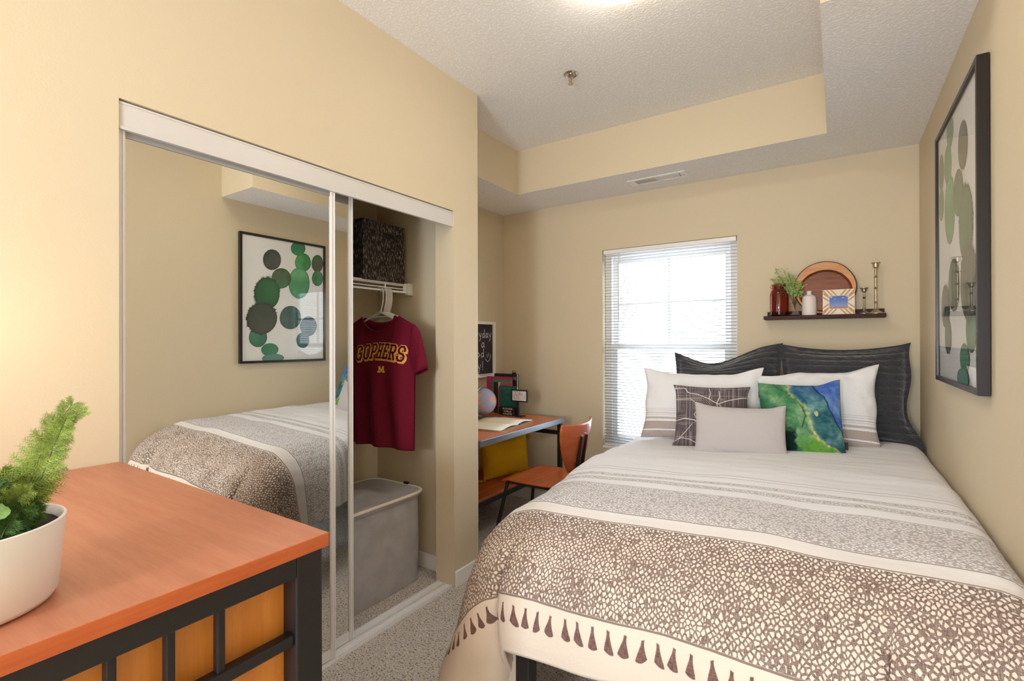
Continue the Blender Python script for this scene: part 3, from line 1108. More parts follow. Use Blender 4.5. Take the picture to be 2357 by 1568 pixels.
def segd(px, py, pts):
    m = 9
    for (x0, y0), (x1, y1) in zip(pts, pts[1:]):
        dx, dy = x1 - x0, y1 - y0
        t_ = max(0, min(1, ((px - x0) * dx + (py - y0) * dy) / (dx * dx + dy * dy)))
        m = min(m, math.hypot(px - x0 - t_ * dx, py - y0 - t_ * dy))
    return m


def citymap(a, b):
    k = 0.0
    reg = noise.noise(Vector((a * 1.7, b * 1.7, 6.6)))
    reg2 = noise.noise(Vector((a * 2.3, b * 2.3, 16.6)))
    for i, q in enumerate(MAPV):
        k = max(k, 0.75 * ss(0.0075 - abs(a - q), 0, 0.006) * (1 if i < 7 else ss(reg, -0.1, 0.1)))
    for i, q in enumerate(MAPH):
        k = max(k, 0.7 * ss(0.0075 - abs(b - q - 0.02 * a), 0, 0.006) * (1 if i < 5 else ss(reg2, -0.1, 0.1)))
    g = abs(((a * 13.0) % 1) - 0.5)
    k = max(k, 0.30 * ss(0.10 - g, 0, 0.06) * ss(-reg2, -0.1, 0.1))
    g = abs(((b * 15.0) % 1) - 0.5)
    k = max(k, 0.28 * ss(0.10 - g, 0, 0.06) * ss(reg2, -0.2, 0.1))
    if -0.5 < a < 0.05 and 0.15 < b < 0.62:
        g = abs((((a + b * 0.7) * 16) % 1) - 0.5)
        k = max(k, 0.6 * ss(0.14 - g, 0, 0.08))
    for pts, w_ in ROADS:
        k = max(k, ss(w_ + 0.008 - segd(a, b, pts), 0, 0.01))
    w = 1 + 0.07 * noise.noise(Vector((a * 40, b * 40, 0)))
    base = (90 * w, 81 * w, 87 * w)
    return lin([lerp(p, q, k) for p, q in zip(base, (222, 212, 206))])


pillow('throw_cushion', (-0.568, 2.785), 0.728, 0.378, 0.348, 11, 19, 0.11, M['print'], 'dark taupe square cushion printed with a white street map', 'cushion', n=290, pinch=0.05, pinchh=0.07, wr=0.005, seed=31, colfn=citymap, gather=0.003, warp=lambda a, b: (0.010 * ss(abs(a), 0.75, 1) * ss(abs(b), 0.75, 1) * (1 if a > 0 else -1), 0, 0), back=lin((100, 92, 96)))
pillow('lumbar_cushion', (-0.405, 2.645), 0.730, 0.420, 0.258, 10, 18, 0.10, M['lumbar'], 'small plain pale gray lumbar cushion in front of the other pillows', 'cushion', n=60, pinch=0.035, pinchh=0.08, wr=0.004, seed=41, warp=lambda a, b: (0, 0.012 * ss(abs(a), 0.6, 1) * ss(b, 0.4, 1), 0))

# ------------------------------------------------------------------ framed cactus print on the right wall
PY0, PY1, PZ0, PZ1, PX = 1.978, 2.728, 1.142, 2.155, 0.3456
t = thing('framed_print', (XR, (PY0 + PY1) / 2, (PZ0 + PZ1) / 2), 'large black framed print of green cactus paddles on the right wall', 'picture')
fw = 0.018
b = MB()
b.box(PX, XR - 0.002, PY0, PY0 + fw, PZ0, PZ1).box(PX, XR - 0.002, PY1 - fw, PY1, PZ0, PZ1)
b.box(PX, XR - 0.002, PY0 + fw, PY1 - fw, PZ0, PZ0 + fw).box(PX, XR - 0.002, PY0 + fw, PY1 - fw, PZ1 - fw, PZ1)
b.build('frame', mat('black_lacquer_frame', (28, 20, 22), 0.3), t, bevel=0.0015)
ay0, ay1, az0, az1 = PY0 + fw, PY1 - fw, PZ0 + fw, PZ1 - fw
MB().box(PX + 0.012, XR - 0.004, ay0, ay1, az0, az1).build('paper', mat('white_print_paper', (240, 240, 240), 0.7), t)
MB().box(PX + 0.005, PX + 0.007, ay0, ay1, az0, az1).build('glass', M['glass'], t)


def art(px, py):
    """position read in the mirror's view of the print -> (s across from the near edge, t up), 0..1"""
    top = 42 + 0.168 * (px - 52)
    xf = (px - 52) / (950 - 52)
    s = xf / (1.116 - 0.116 * xf)
    return s, (1492 - py) / (1492 - top)


# centre, radii, colours, spiky, painted order
PADS = [(668, 200, 82, 84, (60, 120, 100), (58, 150, 92), 0), (722, 365, 90, 108, (96, 178, 112), (48, 132, 74), 0),
        (885, 375, 66, 102, (92, 84, 76), (66, 116, 80), 0), (885, 548, 63, 92, (84, 148, 100), (58, 124, 84), 0),
        (678, 605, 118, 182, (118, 184, 138), (66, 142, 94), 0), (480, 550, 108, 118, (84, 140, 90), (82, 86, 70), 0), (378, 335, 99, 118, (96, 96, 92), (66, 74, 72), 0),
        (322, 725, 138, 185, (62, 118, 78), (52, 92, 66), 1), (225, 1225, 98, 112, (82, 142, 118), (66, 120, 96), 0),
        (267, 1010, 165, 180, (92, 92, 84), (72, 84, 76), 1), (352, 1370, 93, 74, (84, 148, 110), (66, 130, 104), 0),
        (388, 1468, 118, 50, (112, 158, 150), (92, 146, 136), 0), (580, 1005, 118, 135, (86, 116, 110), (64, 96, 92), 0),
        (780, 1110, 95, 115, (84, 104, 104), (62, 84, 84), 0), (718, 1270, 71, 92, (84, 110, 106), (52, 92, 94), 0)]
mb = MB()
for i, (cx, cy, rx, ry, c1, c2, spiky) in enumerate(PADS):
    X = PX + 0.0118 - i * 0.00022

    def pt(r, an, X=X):
        s, t_ = art(cx + rx * r * math.cos(an), cy + ry * r * math.sin(an))
        s, t_ = min(1, max(0, s)), min(1, max(0, t_))
        return (X, lerp(ay0, ay1, s), lerp(az0, az1, t_))

    def colr(r, an):
        q = 0.5 + 0.5 * math.sin(an + i * 1.7) * r * 0.8 + 0.5 * noise.noise(Vector((r * math.cos(an) * 1.6, r * math.sin(an) * 1.6, i * 3.1)))
        q = min(1, max(0, q))
        k = 1 - 0.22 * ss(r, 0.9, 1.0)
        return lin([lerp(p, e, q) * k for p, e in zip(c1, c2)])
    n = 40
    vs, cs, fs = [pt(0, 0)], [colr(0, 0)], []
    for j in range(1, 7):
        for k in range(n):
            an = 2 * PI * k / n
            rr = j / 6 * (1 + 0.025 * noise.noise(Vector((math.cos(an) * 2, math.sin(an) * 2, i * 2.2))) * (j == 6))
            vs.append(pt(rr, an))
            cs.append(colr(j / 6, an))
    for k in range(n):
        fs.append((0, 1 + k, 1 + (k + 1) % n))
        for j in range(5):
            a0, a1 = 1 + j * n, 1 + (j + 1) * n
            fs.append((a0 + k, a1 + k, a1 + (k + 1) % n, a0 + (k + 1) % n))
    mb.add(vs, fs, cols=cs)
    if spiky:
        for k in range(70):
            an = random.uniform(-0.45, PI * 1.35) + PI * 0.62
            l = random.uniform(1.04, 1.16)
            p0, p1, p2 = pt(0.99, an - 0.03), pt(0.99, an + 0.03), pt(l, an + random.uniform(-0.05, 0.05))
            mb.add([p0, p1, p2], [(0, 1, 2)], cols=[lin((58, 74, 62))] * 3)
mb.build('cactus_artwork', M['artprint'], t)

# ------------------------------------------------------------------ wall shelf and what stands on it
SZ = 1.458
t = thing('wall_shelf', (-0.078, YB, SZ), 'dark wooden picture ledge on the back wall above the pillows', 'shelf')
MB().box(-0.380, 0.224, YB - 0.105, YB, SZ - 0.022, SZ).build('ledge', M['darkwood'], t, bevel=0.002)
MB().box(-0.368, 0.221, YB - 0.016, YB, SZ, SZ + 0.030).build('back_lip', M['darkwood'], t, bevel=0.002)


def at(x, y=3.427):
    return (x, y, SZ)


c = at(-0.298, 3.430)
t = thing('glass_jar', c, 'amber glass jar at the left end of the dark wall shelf', 'jar')
pr_ = [(0, 0.004), (0.050, 0.004), (0.052, 0.012), (0.052, 0.135), (0.046, 0.155), (0.038, 0.165), (0.038, 0.178), (0.041, 0.180), (0.041, 0.188)]
MB().lathe([(0, 0)] + [(r, z) for r, z in pr_[1:]] + [(r - 0.004, z) for r, z in pr_[:0:-1]] + [(0, 0.008)], c, 40).build('jar_body', M['amber'], t, smooth=True)
b = MB().tube([(c[0] - 0.043, c[1], SZ + 0.166), (c[0] - 0.05, c[1], SZ + 0.18), (c[0] - 0.04, c[1], SZ + 0.196)], 0.0018, 6)
b.tube([(c[0] + 0.043 * math.cos(a / 8 * PI), c[1] + 0.043 * math.sin(a / 8 * PI), SZ + 0.172) for a in range(17)], 0.0016, 6)
b.lathe([(0.040, 0.188), (0.042, 0.192), (0.040, 0.196), (0.02, 0.199), (0, 0.199)], c, 32)
b.build('lid', M['amber'], t, smooth=True)

c = at(-0.213, 3.418)
t = thing('bud_vase', c, 'small clear glass vase holding a leafy sprig', 'vase')
b = MB()


def sq(a, v):
    prof = [(0.0, 0.0), (0.030, 0.0), (0.031, 0.004), (0.031, 0.074), (0.025, 0.082), (0.0135, 0.087), (0.0125, 0.110), (0.0165, 0.116)]
    r, z = prof[min(7, int(round(v * 7)))]
    an = a * 2 * PI
    k = 1.0 / (abs(math.cos(an)) ** 5 + abs(math.sin(an)) ** 5) ** 0.2 if z < 0.08 else 1.0
    return (c[0] + r * k * math.cos(an) * 0.95, c[1] + r * k * math.sin(an) * 0.95, c[2] + z)


b.grid(sq, 40, 7, wrap=True)
b.build('vase_body', M['vase_glass'], t, smooth=True)
MB().lathe([(0, 0.006), (0.026, 0.006), (0.026, 0.010), (0, 0.010)], c, 24).build('thick_base', mat('glass_base_tint', (150, 132, 126), 0.15), t)

random.seed(5)
t = thing('leafy_sprig', (c[0], c[1], SZ + 0.03), 'green leafy sprig in the small glass vase', 'plant')
st, lf = MB(), MB()
leafm = mat('fresh_green_leaf', (146, 176, 96), 0.6, var=(60, 0.25))


def leaf(mb, p, d, L, w, up):
    d = Vector(d).normalized()
    s_ = d.cross(Vector(up)).normalized()
    n_ = s_.cross(d)
    p = Vector(p)
    mb.add([p, p + d * L * 0.5 + s_ * w - n_ * w * 0.3, p + d * L, p + d * L * 0.5 - s_ * w - n_ * w * 0.3, p + d * L * 0.5], [(0, 1, 4), (1, 2, 4), (2, 3, 4), (3, 0, 4)])


for k, (tx, ty, tz) in enumerate(((-0.10, -0.03, 0.285), (-0.06, 0.0, 0.29), (-0.085, 0.02, 0.25), (-0.03, -0.02, 0.26), (0.0, 0.01, 0.24), (0.035, -0.02, 0.175), (-0.11, 0.0, 0.21), (0.025, 0.0, 0.20), (-0.125, -0.02, 0.235))):
    p0, p1, p2 = Vector((c[0], c[1], SZ + 0.03)), Vector((c[0] + tx * 0.08, c[1] + ty * 0.1, SZ + 0.12)), Vector((c[0] + tx, c[1] + ty, SZ + tz * 0.97))
    pts = [(p0 * (1 - s_) ** 2 + p1 * 2 * s_ * (1 - s_) + p2 * s_ * s_) for s_ in [i / 10 for i in range(11)]]
    st.tube(pts, 0.0011, 5)
    for j in range(60):
        s_ = random.uniform(0.5, 1.0)
        q = p0 * (1 - s_) ** 2 + p1 * 2 * s_ * (1 - s_) + p2 * s_ * s_
        d = Vector((random.uniform(-1, 1), random.uniform(-0.6, 0.6), random.uniform(-0.3, 0.9))).normalized()
        q = q + d * random.uniform(0.0, 0.022)
        q.y = min(q.y, YB - 0.03)
        leaf(lf, q, d, random.uniform(0.009, 0.015), 0.0045, (random.uniform(-1, 1), -1, 0.4))
st.build('stem', mat('sprig_stem', (92, 84, 50), 0.7), t)
lf.build('foliage', leafm, t)

c = at(-0.140, 3.420)
MBv = MB().lathe([(0, 0), (0.0365, 0), (0.0390, 0.004), (0.0392, 0.05), (0.0360, 0.100), (0.0335, 0.111), (0.024, 0.119), (0.0155, 0.123), (0.0135, 0.127), (0.0132, 0.141), (0.0146, 0.144), (0.011, 0.144), (0.011, 0.125), (0, 0.12)], c, 40)
tag(MBv.build('bottle_vase', mat('matte_white_ceramic', (226, 219, 212), 0.45), smooth=True), 'white ceramic bottle vase between the glass vase and patterned frame', 'vase')

# bark-edged round tray leaning on the wall
t = thing('wood_slice_tray', (-0.065, 3.462, SZ), 'round bark edged wooden tray with a dark centre leaning on the wall', 'tray')
tc = Vector((-0.065, 3.449, SZ + 0.162))
lean = 0.09


def tray(x, z, d):
    return (tc.x + x, tc.y + z * lean - d, tc.z + z)


def irr(an, r):
    return r * (1 + 0.02 * noise.noise(Vector((math.cos(an) * 1.6, math.sin(an) * 1.6, 4.0))) + 0.008 * noise.noise(Vector((math.cos(an) * 9, math.sin(an) * 9, 1.0))))


n = 72
mb, bk, dk = MB(), MB(), MB()
ring = lambda r, d, ex=1.0, ox=0, oz=0: [tray(ox + irr(2 * PI * k / n, r) * ex * math.cos(2 * PI * k / n), oz + irr(2 * PI * k / n, r) * math.sin(2 * PI * k / n), d) for k in range(n)]


def band(mb_, A, B):
    mb_.add(A + B, [(k, (k + 1) % n, n + (k + 1) % n, n + k) for k in range(n)])


band(mb, ring(0.152, 0.020), ring(0.126, 0.018, 1.07, 0.002, -0.020))
mb.build('rim_face', m_wood('pale_alder_wood', (192, 134, 84), (214, 158, 106), 'X', 0.5), t, smooth=True)
band(dk, ring(0.126, 0.018, 1.07, 0.002, -0.020), ring(0.114, 0.006, 1.07, 0.002, -0.020))
A = ring(0.114, 0.006, 1.07, 0.002, -0.020)
dk.add(A, [tuple(range(n))])
dk.build('hollow', m_wood('stained_brown_wood', (92, 42, 14), (138, 70, 28), 'X', 0.35), t, smooth=True)
band(bk, ring(0.152, 0.020), ring(0.158, 0.010))
band(bk, ring(0.158, 0.010), ring(0.154, -0.002))
A = ring(0.154, -0.002)
bk.add(A, [tuple(range(n))])
bk.build('bark', mat('rough_bark', (112, 70, 44), 0.9, var=(60, 0.4), bump=(120, 0.8, 0.004)), t)

# picture frame with bone inlay chevrons
t = thing('photo_frame', (0.005, 3.405, SZ), 'small bone inlay photo frame with chevron stripes and a blue picture', 'frame')
fx0, fx1, fz1, la = -0.072, 0.083, 0.146, 0.13


def pf(x, z, d):
    return (x, 3.400 + z * la - d, SZ + z)


MB().prism([(fx0, 0.0), (fx1, 0.0), (fx1, fz1), (fx0, fz1)], pf, -0.010, 0.0).build('frame_body', mat('bone_inlay_cream', (232, 220, 196), 0.35), t, bevel=0.001)
b = MB()
ix0, ix1, iz0, iz1 = fx0 + 0.033, fx1 - 0.033, 0.034, fz1 - 0.038
cxm, czm = (fx0 + fx1) / 2, (iz0 + iz1) / 2


def strip(x0, z0, x1, z1, w, horiz):
    pts = [(x0 - w, z0), (x0 + w, z0), (x1 + w, z1), (x1 - w, z1)] if horiz else [(x0, z0 - w), (x0, z0 + w), (x1, z1 + w), (x1, z1 - w)]
    b.prism(pts, pf, 0.0, 0.0006)


for sgn in (-1, 1):
    for k in range(3):
        o_ = 0.010 + k * 0.021
        strip(cxm + sgn * o_, iz1 + 0.002, cxm + sgn * (o_ + 0.026), fz1 - 0.002, 0.0048, True)
        strip(cxm + sgn * o_, iz0 - 0.002, cxm + sgn * (o_ + 0.026), 0.002, 0.0048, True)
        if k < 2:
            o2 = 0.008 + k * 0.022
            strip(ix1 + 0.002, czm + sgn * o2, fx1 - 0.002, czm + sgn * (o2 + 0.024), 0.0048, False)
            strip(ix0 - 0.002, czm + sgn * o2, fx0 + 0.002, czm + sgn * (o2 + 0.024), 0.0048, False)
b.build('inlay_stripe', mat('tan_wood_inlay', (190, 146, 104), 0.4), t)


def skycol(a, b_):
    f = ss(b_, 0.0, 0.9)
    c_ = [lerp(p, q, f) for p, q in zip((150, 168, 214), (98, 122, 190))]
    f = ss(0.2 - b_ + 0.12 * noise.noise(Vector((a * 9, b_ * 6, 0))), 0, 0.1)
    c_ = [lerp(p, q, f) for p, q in zip(c_, (190, 132, 138))]
    f = ss(noise.noise(Vector((a * 5, b_ * 9, 7))) - 0.25, 0, 0.2) * ss(b_, 0.6, 0.9)
    return lin([lerp(p, q, f) for p, q in zip(c_, (220, 222, 236))])


MB().grid(lambda a, b_: pf(lerp(ix0, ix1, a), lerp(iz0, iz1, b_), 0.0004), 24, 18, colfn=skycol).build('picture', M['artprint'], t)


def candle(c, h, label, m, cup, big):
    t = thing('candlestick', c, label, 'candlestick')
    k = 0.042 if big else 0.030
    MB().lathe([(0, 0), (k, 0), (k, 0.003), (k * 0.75, 0.007), (k * 0.4, 0.016), (0.007, 0.030), (0.0065, 0.036), (0, 0.036)], c, 32).build('foot', m, t, smooth=True)
    r = 0.0062 if big else 0.0045
    pr_ = [(0, 0.034), (r, 0.034)]
    for f in ((0.22, 0.50, 0.72) if big else (0.62, 0.86)):
        z = f * h
        pr_ += [(r, z - 0.006), (r + 0.0035, z - 0.003), (r + 0.001, z), (r + 0.0035, z + 0.003), (r, z + 0.006)]
    pr_ += [(r, h - cup), (0, h - cup)]
    MB().lathe(pr_, c, 20).build('stem', m, t, smooth=True)
    w = 0.019 if big else 0.017
    MB().lathe([(0, h - cup), (r, h - cup), (w * 0.68, h - cup + 0.006), (w * 0.8, h - 0.006), (w * 1.2, h - 0.003), (w * 1.2, h), (w * 0.7, h), (w * 0.62, h - cup + 0.014), (0, h - cup + 0.012)], c, 28).build('candle_cup', m, t, smooth=True)


candle(at(0.126, 3.42), 0.147, 'short candlestick next to the taller one on the wall shelf', M['pewter'], 0.026, False)
candle(at(0.180, 3.425), 0.286, 'tall brass candlestick at the right end of the wall shelf', M['brass'], 0.032, True)

# ------------------------------------------------------------------ dresser with the fern
DX0, DX1, DY0, DY1, DZ = XC + 0.006, -0.752, -0.06, 0.548, 0.97
t = thing('dresser', ((DX0 + DX1) / 2, 0.25, 0), 'dresser with orange wood top and black metal lattice side', 'dresser')
M['edge'] = m_wood('orange_edge_banding', (176, 84, 40), (192, 100, 52), 'Y', 0.4)
o = MB().box(DX0, DX1, DY0, DY1, DZ - 0.024, DZ).build('top', [M['laminate'], M['edge']], t, bevel=0.0015)
for p in o.data.polygons:
    p.material_index = 0 if p.normal.z > 0.5 else 1
sx1 = DX1 - 0.008
FZ = DZ - 0.025
b = MB()
for x0 in (sx1 - 0.05, DX0 + 0.01):
    for y0 in (DY0 + 0.01, DY1 - 0.058):
        b = MB().box(x0, x0 + 0.05, y0, y0 + 0.05, 0, FZ)
        b.build('post', M['black_metal'], t, bevel=0.003)
b = MB()
ya, yb = DY0 + 0.06, DY1 - 0.058
for z0, z1 in ((FZ - 0.036, FZ), (0.10, 0.135)):
    MB().box(sx1 - 0.036, sx1, ya, yb, z0, z1).build('frame_rail', M['black_metal'], t, bevel=0.002)
    MB().box(DX0 + 0.06, sx1 - 0.05, DY1 - 0.044, DY1 - 0.012, z0, z1).build('frame_rail', M['black_metal'], t, bevel=0.002)
for zc in (0.803, 0.30):
    MB().box(sx1 - 0.026, sx1 - 0.006, ya, yb, zc - 0.010, zc + 0.010).build('lattice_bar', M['black_metal'], t, bevel=0.003)
for yc in (0.374, 0.307, 0.240, 0.173, 0.106):
    MB().box(sx1 - 0.024, sx1 - 0.010, yc - 0.006, yc + 0.006, 0.135, FZ - 0.036).build('lattice_bar', M['black_metal'], t, bevel=0.002)
MB().box(DX0 + 0.02, sx1 - 0.05, DY0 + 0.012, DY1 - 0.03, 0.09, FZ - 0.005).build('cabinet_body', M['panel'], t, bevel=0.002)
MB().box(sx1 - 0.05, sx1 - 0.038, ya, yb, 0.135, FZ - 0.004).build('side_panel', M['panel'], t)

pc = (-0.911, 0.129, DZ)
t = thing('potted_fern', pc, 'feathery green fern in a round white pot on the dresser', 'plant')
MB().lathe([(0, 0), (0.080, 0), (0.088, 0.003), (0.0925, 0.010), (0.1005, 0.102), (0.1008, 0.1055), (0.098, 0.1065), (0.0955, 0.104), (0.0945, 0.088), (0, 0.088)], pc, 72).build('pot', M['pot'], t, smooth=True, angle=60)
MB().lathe([(0, 0.096), (0.05, 0.097), (0.0935, 0.094), (0.0935, 0.090), (0, 0.090)], pc, 40).build('soil', M['soil'], t, smooth=True)
random.seed(11)
fern_m, fern_d = mat('bright_fern_green', (126, 148, 62), 0.6, var=(35, 0.25), spec=0.3), mat('deep_fern_green', (66, 100, 42), 0.6, var=(35, 0.3), spec=0.3)
for mm in (fern_m, fern_d):
    mm.node_tree.nodes['Principled BSDF'].inputs['Transmission Weight'].default_value = 0.0
stem_m = mat('fern_stalk', (74, 92, 44), 0.6)


def frond(base, tip, bend, L0, m, nn=64, w0=0.00042, needles=8):
    base, tip, bend = Vector(base), Vector(tip), Vector(bend)
    st, lv = MB(), MB()
    f = lambda s: base * (1 - s) ** 2 + bend * 2 * s * (1 - s) + tip * s * s
    st.tube([f(i / 14) for i in range(15)], [lerp(0.0015, 0.0005, i / 14) for i in range(15)], 6)
    side = (tip - base).cross(Vector((0.83, 0.55, 0))).normalized()
    view = Vector((-0.9, 0.35, -0.1)).normalized()
    for i in range(nn):
        s = 0.10 + 0.90 * i / (nn - 1)
        p = f(s)
        d = (f(min(1, s + 0.02)) - f(s - 0.02)).normalized()
        lat0 = d.cross(view).normalized()
        L = L0 * min(1, 0.35 + 2.6 * s) * (1.12 - s) ** 0.75 * random.uniform(0.8, 1.15) + 0.004
        for sg in (-1, 1):
            dirv = (lat0 * sg * random.uniform(0.8, 1.2) + d * random.uniform(0.35, 1.15) + view * random.uniform(-0.6, 0.6)).normalized()
            q0 = p
            q1 = p + dirv * L
            wv = dirv.cross(view).normalized() * w0 * 0.6
            lv.add([q0 - wv, q0 + wv, q1], [(0, 1, 2)])
            for j in range(needles):
                e = (j + 1) / (needles + 1)
                r = q0.lerp(q1, e)
                ln = (L * 0.34 * (1.15 - e) + 0.003) * random.uniform(0.6, 1.3)
                for sg2 in (-1, 1):
                    dv = (dirv * random.uniform(0.7, 1.5) + dirv.cross(view) * sg2 + view * random.uniform(-0.7, 0.7)).normalized()
                    pw = dv.cross(view).normalized() * w0
                    lv.add([r - pw, r + pw, r + dv * ln], [(0, 1, 2)])
    o_ = lv.build('frond', m, t)
    st.build('stalk', stem_m, o_, smooth=True)


cb = Vector(pc)
frond((-0.880, 0.176, DZ + 0.092), (-0.862, 0.2265, 1.224), (-0.880, 0.188, 1.16), 0.038, fern_m, 66)
frond((-0.878, 0.184, DZ + 0.11), (-0.855, 0.218, 1.207), (-0.873, 0.206, 1.16), 0.028, fern_m, 54)
frond((-0.880, 0.190, DZ + 0.17), (-0.850, 0.238, 1.214), (-0.868, 0.215, 1.205), 0.010, fern_m, 26, needles=4)
for k in range(70):
    an = random.uniform(0, 2 * PI)
    r0, r1 = random.uniform(0.0, 0.065), random.uniform(0.045, 0.082)
    hh = random.uniform(0.015, 0.075) + (0.045 if math.sin(an) < 0.3 and math.cos(an) < 0.2 else 0.0)
    base = cb + Vector((r0 * math.cos(an), r0 * math.sin(an), 0.092))
    tip = cb + Vector((r1 * math.cos(an), r1 * math.sin(an), 0.092 + hh))
    frond(base, tip, base.lerp(tip, 0.4) + Vector((0, 0, hh * 0.45)), random.uniform(0.018, 0.030), fern_d if k % 3 else fern_m, 30, w0=0.0006, needles=6)
lv = MB()
for (px, py, pz, dx, dy, dz, L) in ((-0.835, 0.130, 1.112, 0.2, 0.9, -0.25, 0.032), (-0.85, 0.10, 1.12, 0.5, 0.7, 0.1, 0.036), (-0.87, 0.09, 1.13, 0.6, -0.2, 0.3, 0.05)):
    d = Vector((dx, dy, dz)).normalized()
    s_ = d.cross(Vector((0.7, -0.2, 0.7))).normalized()
    n_ = s_.cross(d)
    vs, fs = [Vector((px, py, pz)) + d * L * i / 10 for i in range(11)], []
    for sg in (-1, 1):
        o_ = len(vs)
        for i in range(11):
            w_ = 0.45 * L * math.sin(PI * (i + 0.3) / 10.6) ** 0.7 * (1 if i % 2 else 0.82)
            vs.append(Vector((px, py, pz)) + d * L * i / 10 + s_ * sg * w_ - n_ * w_ * 0.25)
        for i in range(10):
            fs.append((i, i + 1, o_ + i + 1, o_ + i))
    lv.add(vs, fs)
    lv.tube([Vector((px, py, pz)), cb + Vector((0.02, 0, 0.09))], 0.001, 5)
lv.build('lobed_leaf', mat('pale_lobed_leaf', (122, 160, 96), 0.5, var=(90, 0.2)), t)

# ------------------------------------------------------------------ closet: wire shelf, bin, hangers, shirt, hamper
RX, RZ = -2.105, 1.594
CE = 2.102
t = thing('closet_shelf', (-2.25, 1.2, 1.635), 'white wire closet shelf with hanging rod', 'shelf')
b = MB()
for x in (-2.395, -2.25, -2.11):
    b.tube([(x, 0.40, 1.632), (x, CE - 0.012, 1.632)], 0.0035, 6)
y = 0.42
while y < CE - 0.02:
    b.tube([(-2.395, y, 1.636), (-2.107, y, 1.636)], 0.0018, 5)
    y += 0.026
b.tube([(-2.104, 0.40, 1.640), (-2.104, CE - 0.012, 1.640)], 0.0055, 8)
b.tube([(-2.104, 0.40, 1.612), (-2.104, CE - 0.012, 1.612)], 0.003, 8)
b.build('shelf_wire', M['white_metal'], t, smooth=True)
MB().tube([(RX, 0.40, RZ), (RX, CE - 0.012, RZ)], 0.006, 12).build('hanging_rod', M['white_metal'], t, smooth=True)
for y in (0.9, 1.4, 1.897):
    MB().box(RX - 0.004, RX + 0.004, y - 0.004, y + 0.004, RZ - 0.002, 1.64).build('rod_hook', M['white_metal'], t)
MB().box(-2.118, -2.088, CE - 0.045, CE - 0.002, 1.578, 1.648).box(-2.108, -2.100, CE - 0.07, CE - 0.045, 1.588, 1.645).build('end_bracket', M['white_plastic'], t, bevel=0.003)


def m_bin():
    t = NT('black_woven_seagrass')
    v = t.obj((1, 1, 0.14))
    n = t.noise(v, 260, 2, 0.6)
    s = t.step(n, 0.53, 0.66)
    t.color(t.mix(s, lin((30, 27, 28)), lin((172, 158, 146))))
    t.b.inputs['Roughness'].default_value = 0.9
    t.bump(n, 0.5, 0.004)
    return t.m


by0, by1, bx0, bx1, bz0, bz1 = 1.735, 2.035, -2.37, -2.095, 1.6405, 1.965
t = thing('storage_bin', (-2.23, 1.885, bz0), 'black and white woven storage bin on the closet shelf', 'basket')
b = MB().box(bx0, bx1, by0, by0 + 0.006, bz0, bz1).box(bx0, bx1, by1 - 0.006, by1, bz0, bz1).box(bx0, bx0 + 0.006, by0 + 0.006, by1 - 0.006, bz0, bz1)
hy0, hy1, hz0, hz1 = 1.872, 1.960, 1.888, 1.912
b.box(bx1 - 0.006, bx1, by0 + 0.006, hy0, bz0, bz1).box(bx1 - 0.006, bx1, hy1, by1 - 0.006, bz0, bz1)
b.box(bx1 - 0.006, bx1, hy0, hy1, bz0, hz0).box(bx1 - 0.006, bx1, hy0, hy1, hz1, bz1)
b.box(bx0 + 0.006, bx1 - 0.006, by0 + 0.006, by1 - 0.006, bz0, bz0 + 0.006)
b.build('bin_body', m_bin(), t)
MB().box(bx1 - 0.030, bx1 - 0.008, hy0 - 0.012, hy1 + 0.012, hz0 - 0.01, hz1 + 0.01).build('hand_hole_backing', M['black'], t)  # black block set behind the hand hole

# hangers; shirt centre line
HX, SY = RX, 1.862
hang_m = mat('gray_white_plastic_hanger', (206, 203, 198), 0.35)


def make_hanger(y, label, group):
    t = thing('clothes_hanger', (HX, y, RZ), label, 'hanger', group)
    b = MB()
    z0 = RZ - 0.125
    hook = [(HX - 0.022, y, RZ - 0.012), (HX - 0.024, y, RZ + 0.004), (HX - 0.014, y, RZ + 0.0095), (HX, y, RZ + 0.0105), (HX + 0.016, y, RZ + 0.007), (HX + 0.024, y, RZ - 0.010), (HX + 0.024, y, RZ - 0.055), (HX + 0.018, y, RZ - 0.085), (HX + 0.004, y, z0 + 0.004)]
    b.tube(hook, 0.0036, 8)
    b.build('hook', hang_m, t, smooth=True)
    b = MB()
    for sg in (-1, 1):
        b.tube([(HX, y, z0), (HX + sg * 0.06, y, z0 - 0.020), (HX + sg * 0.14, y, z0 - 0.052), (HX + sg * 0.20, y, z0 - 0.080), (HX + sg * 0.222, y, z0 - 0.100)], [0.006, 0.0055, 0.005, 0.0048, 0.0048], 8)
    b.tube([(HX - 0.222, y, z0 - 0.100), (HX - 0.21, y, z0 - 0.114), (HX + 0.21, y, z0 - 0.114), (HX + 0.222, y, z0 - 0.100)], 0.0042, 8)
    b.tube([(HX - 0.07, y, z0 - 0.0245), (HX + 0.07, y, z0 - 0.0245)], 0.004, 8)
    b.build('hanger_arm', hang_m, t, smooth=True)
    return t


h0 = make_hanger(SY, 'white plastic hanger inside the maroon t-shirt, first of the row', 'plastic hangers on the closet rod')
for k in range(5):
    copy_tree(h0, (HX, SY + 0.022 + 0.0105 * k, RZ), 'empty white plastic hanger packed behind the maroon t-shirt')

# t-shirt, facing the room (-Y)
shirt_m = mat('maroon_jersey', (106, 15, 40), 0.85, bump=(700, 0.2, 0.0008), spec=0.2)
t = thing('t_shirt', (HX, SY, 1.40), 'maroon short sleeved t-shirt with yellow lettering hanging in the closet', 't-shirt')
BZ = 0.735


def shoulder(x):
    ax = abs(x)
    return 1.448 - 0.42 * max(0, ax - 0.13)


def neckdrop(x, front):
    ax = abs(x)
    if ax >= 0.132:
        return 0
    q = (1 - (ax / 0.132) ** 2) ** 0.7
    return (0.082 if front else 0.034) * q


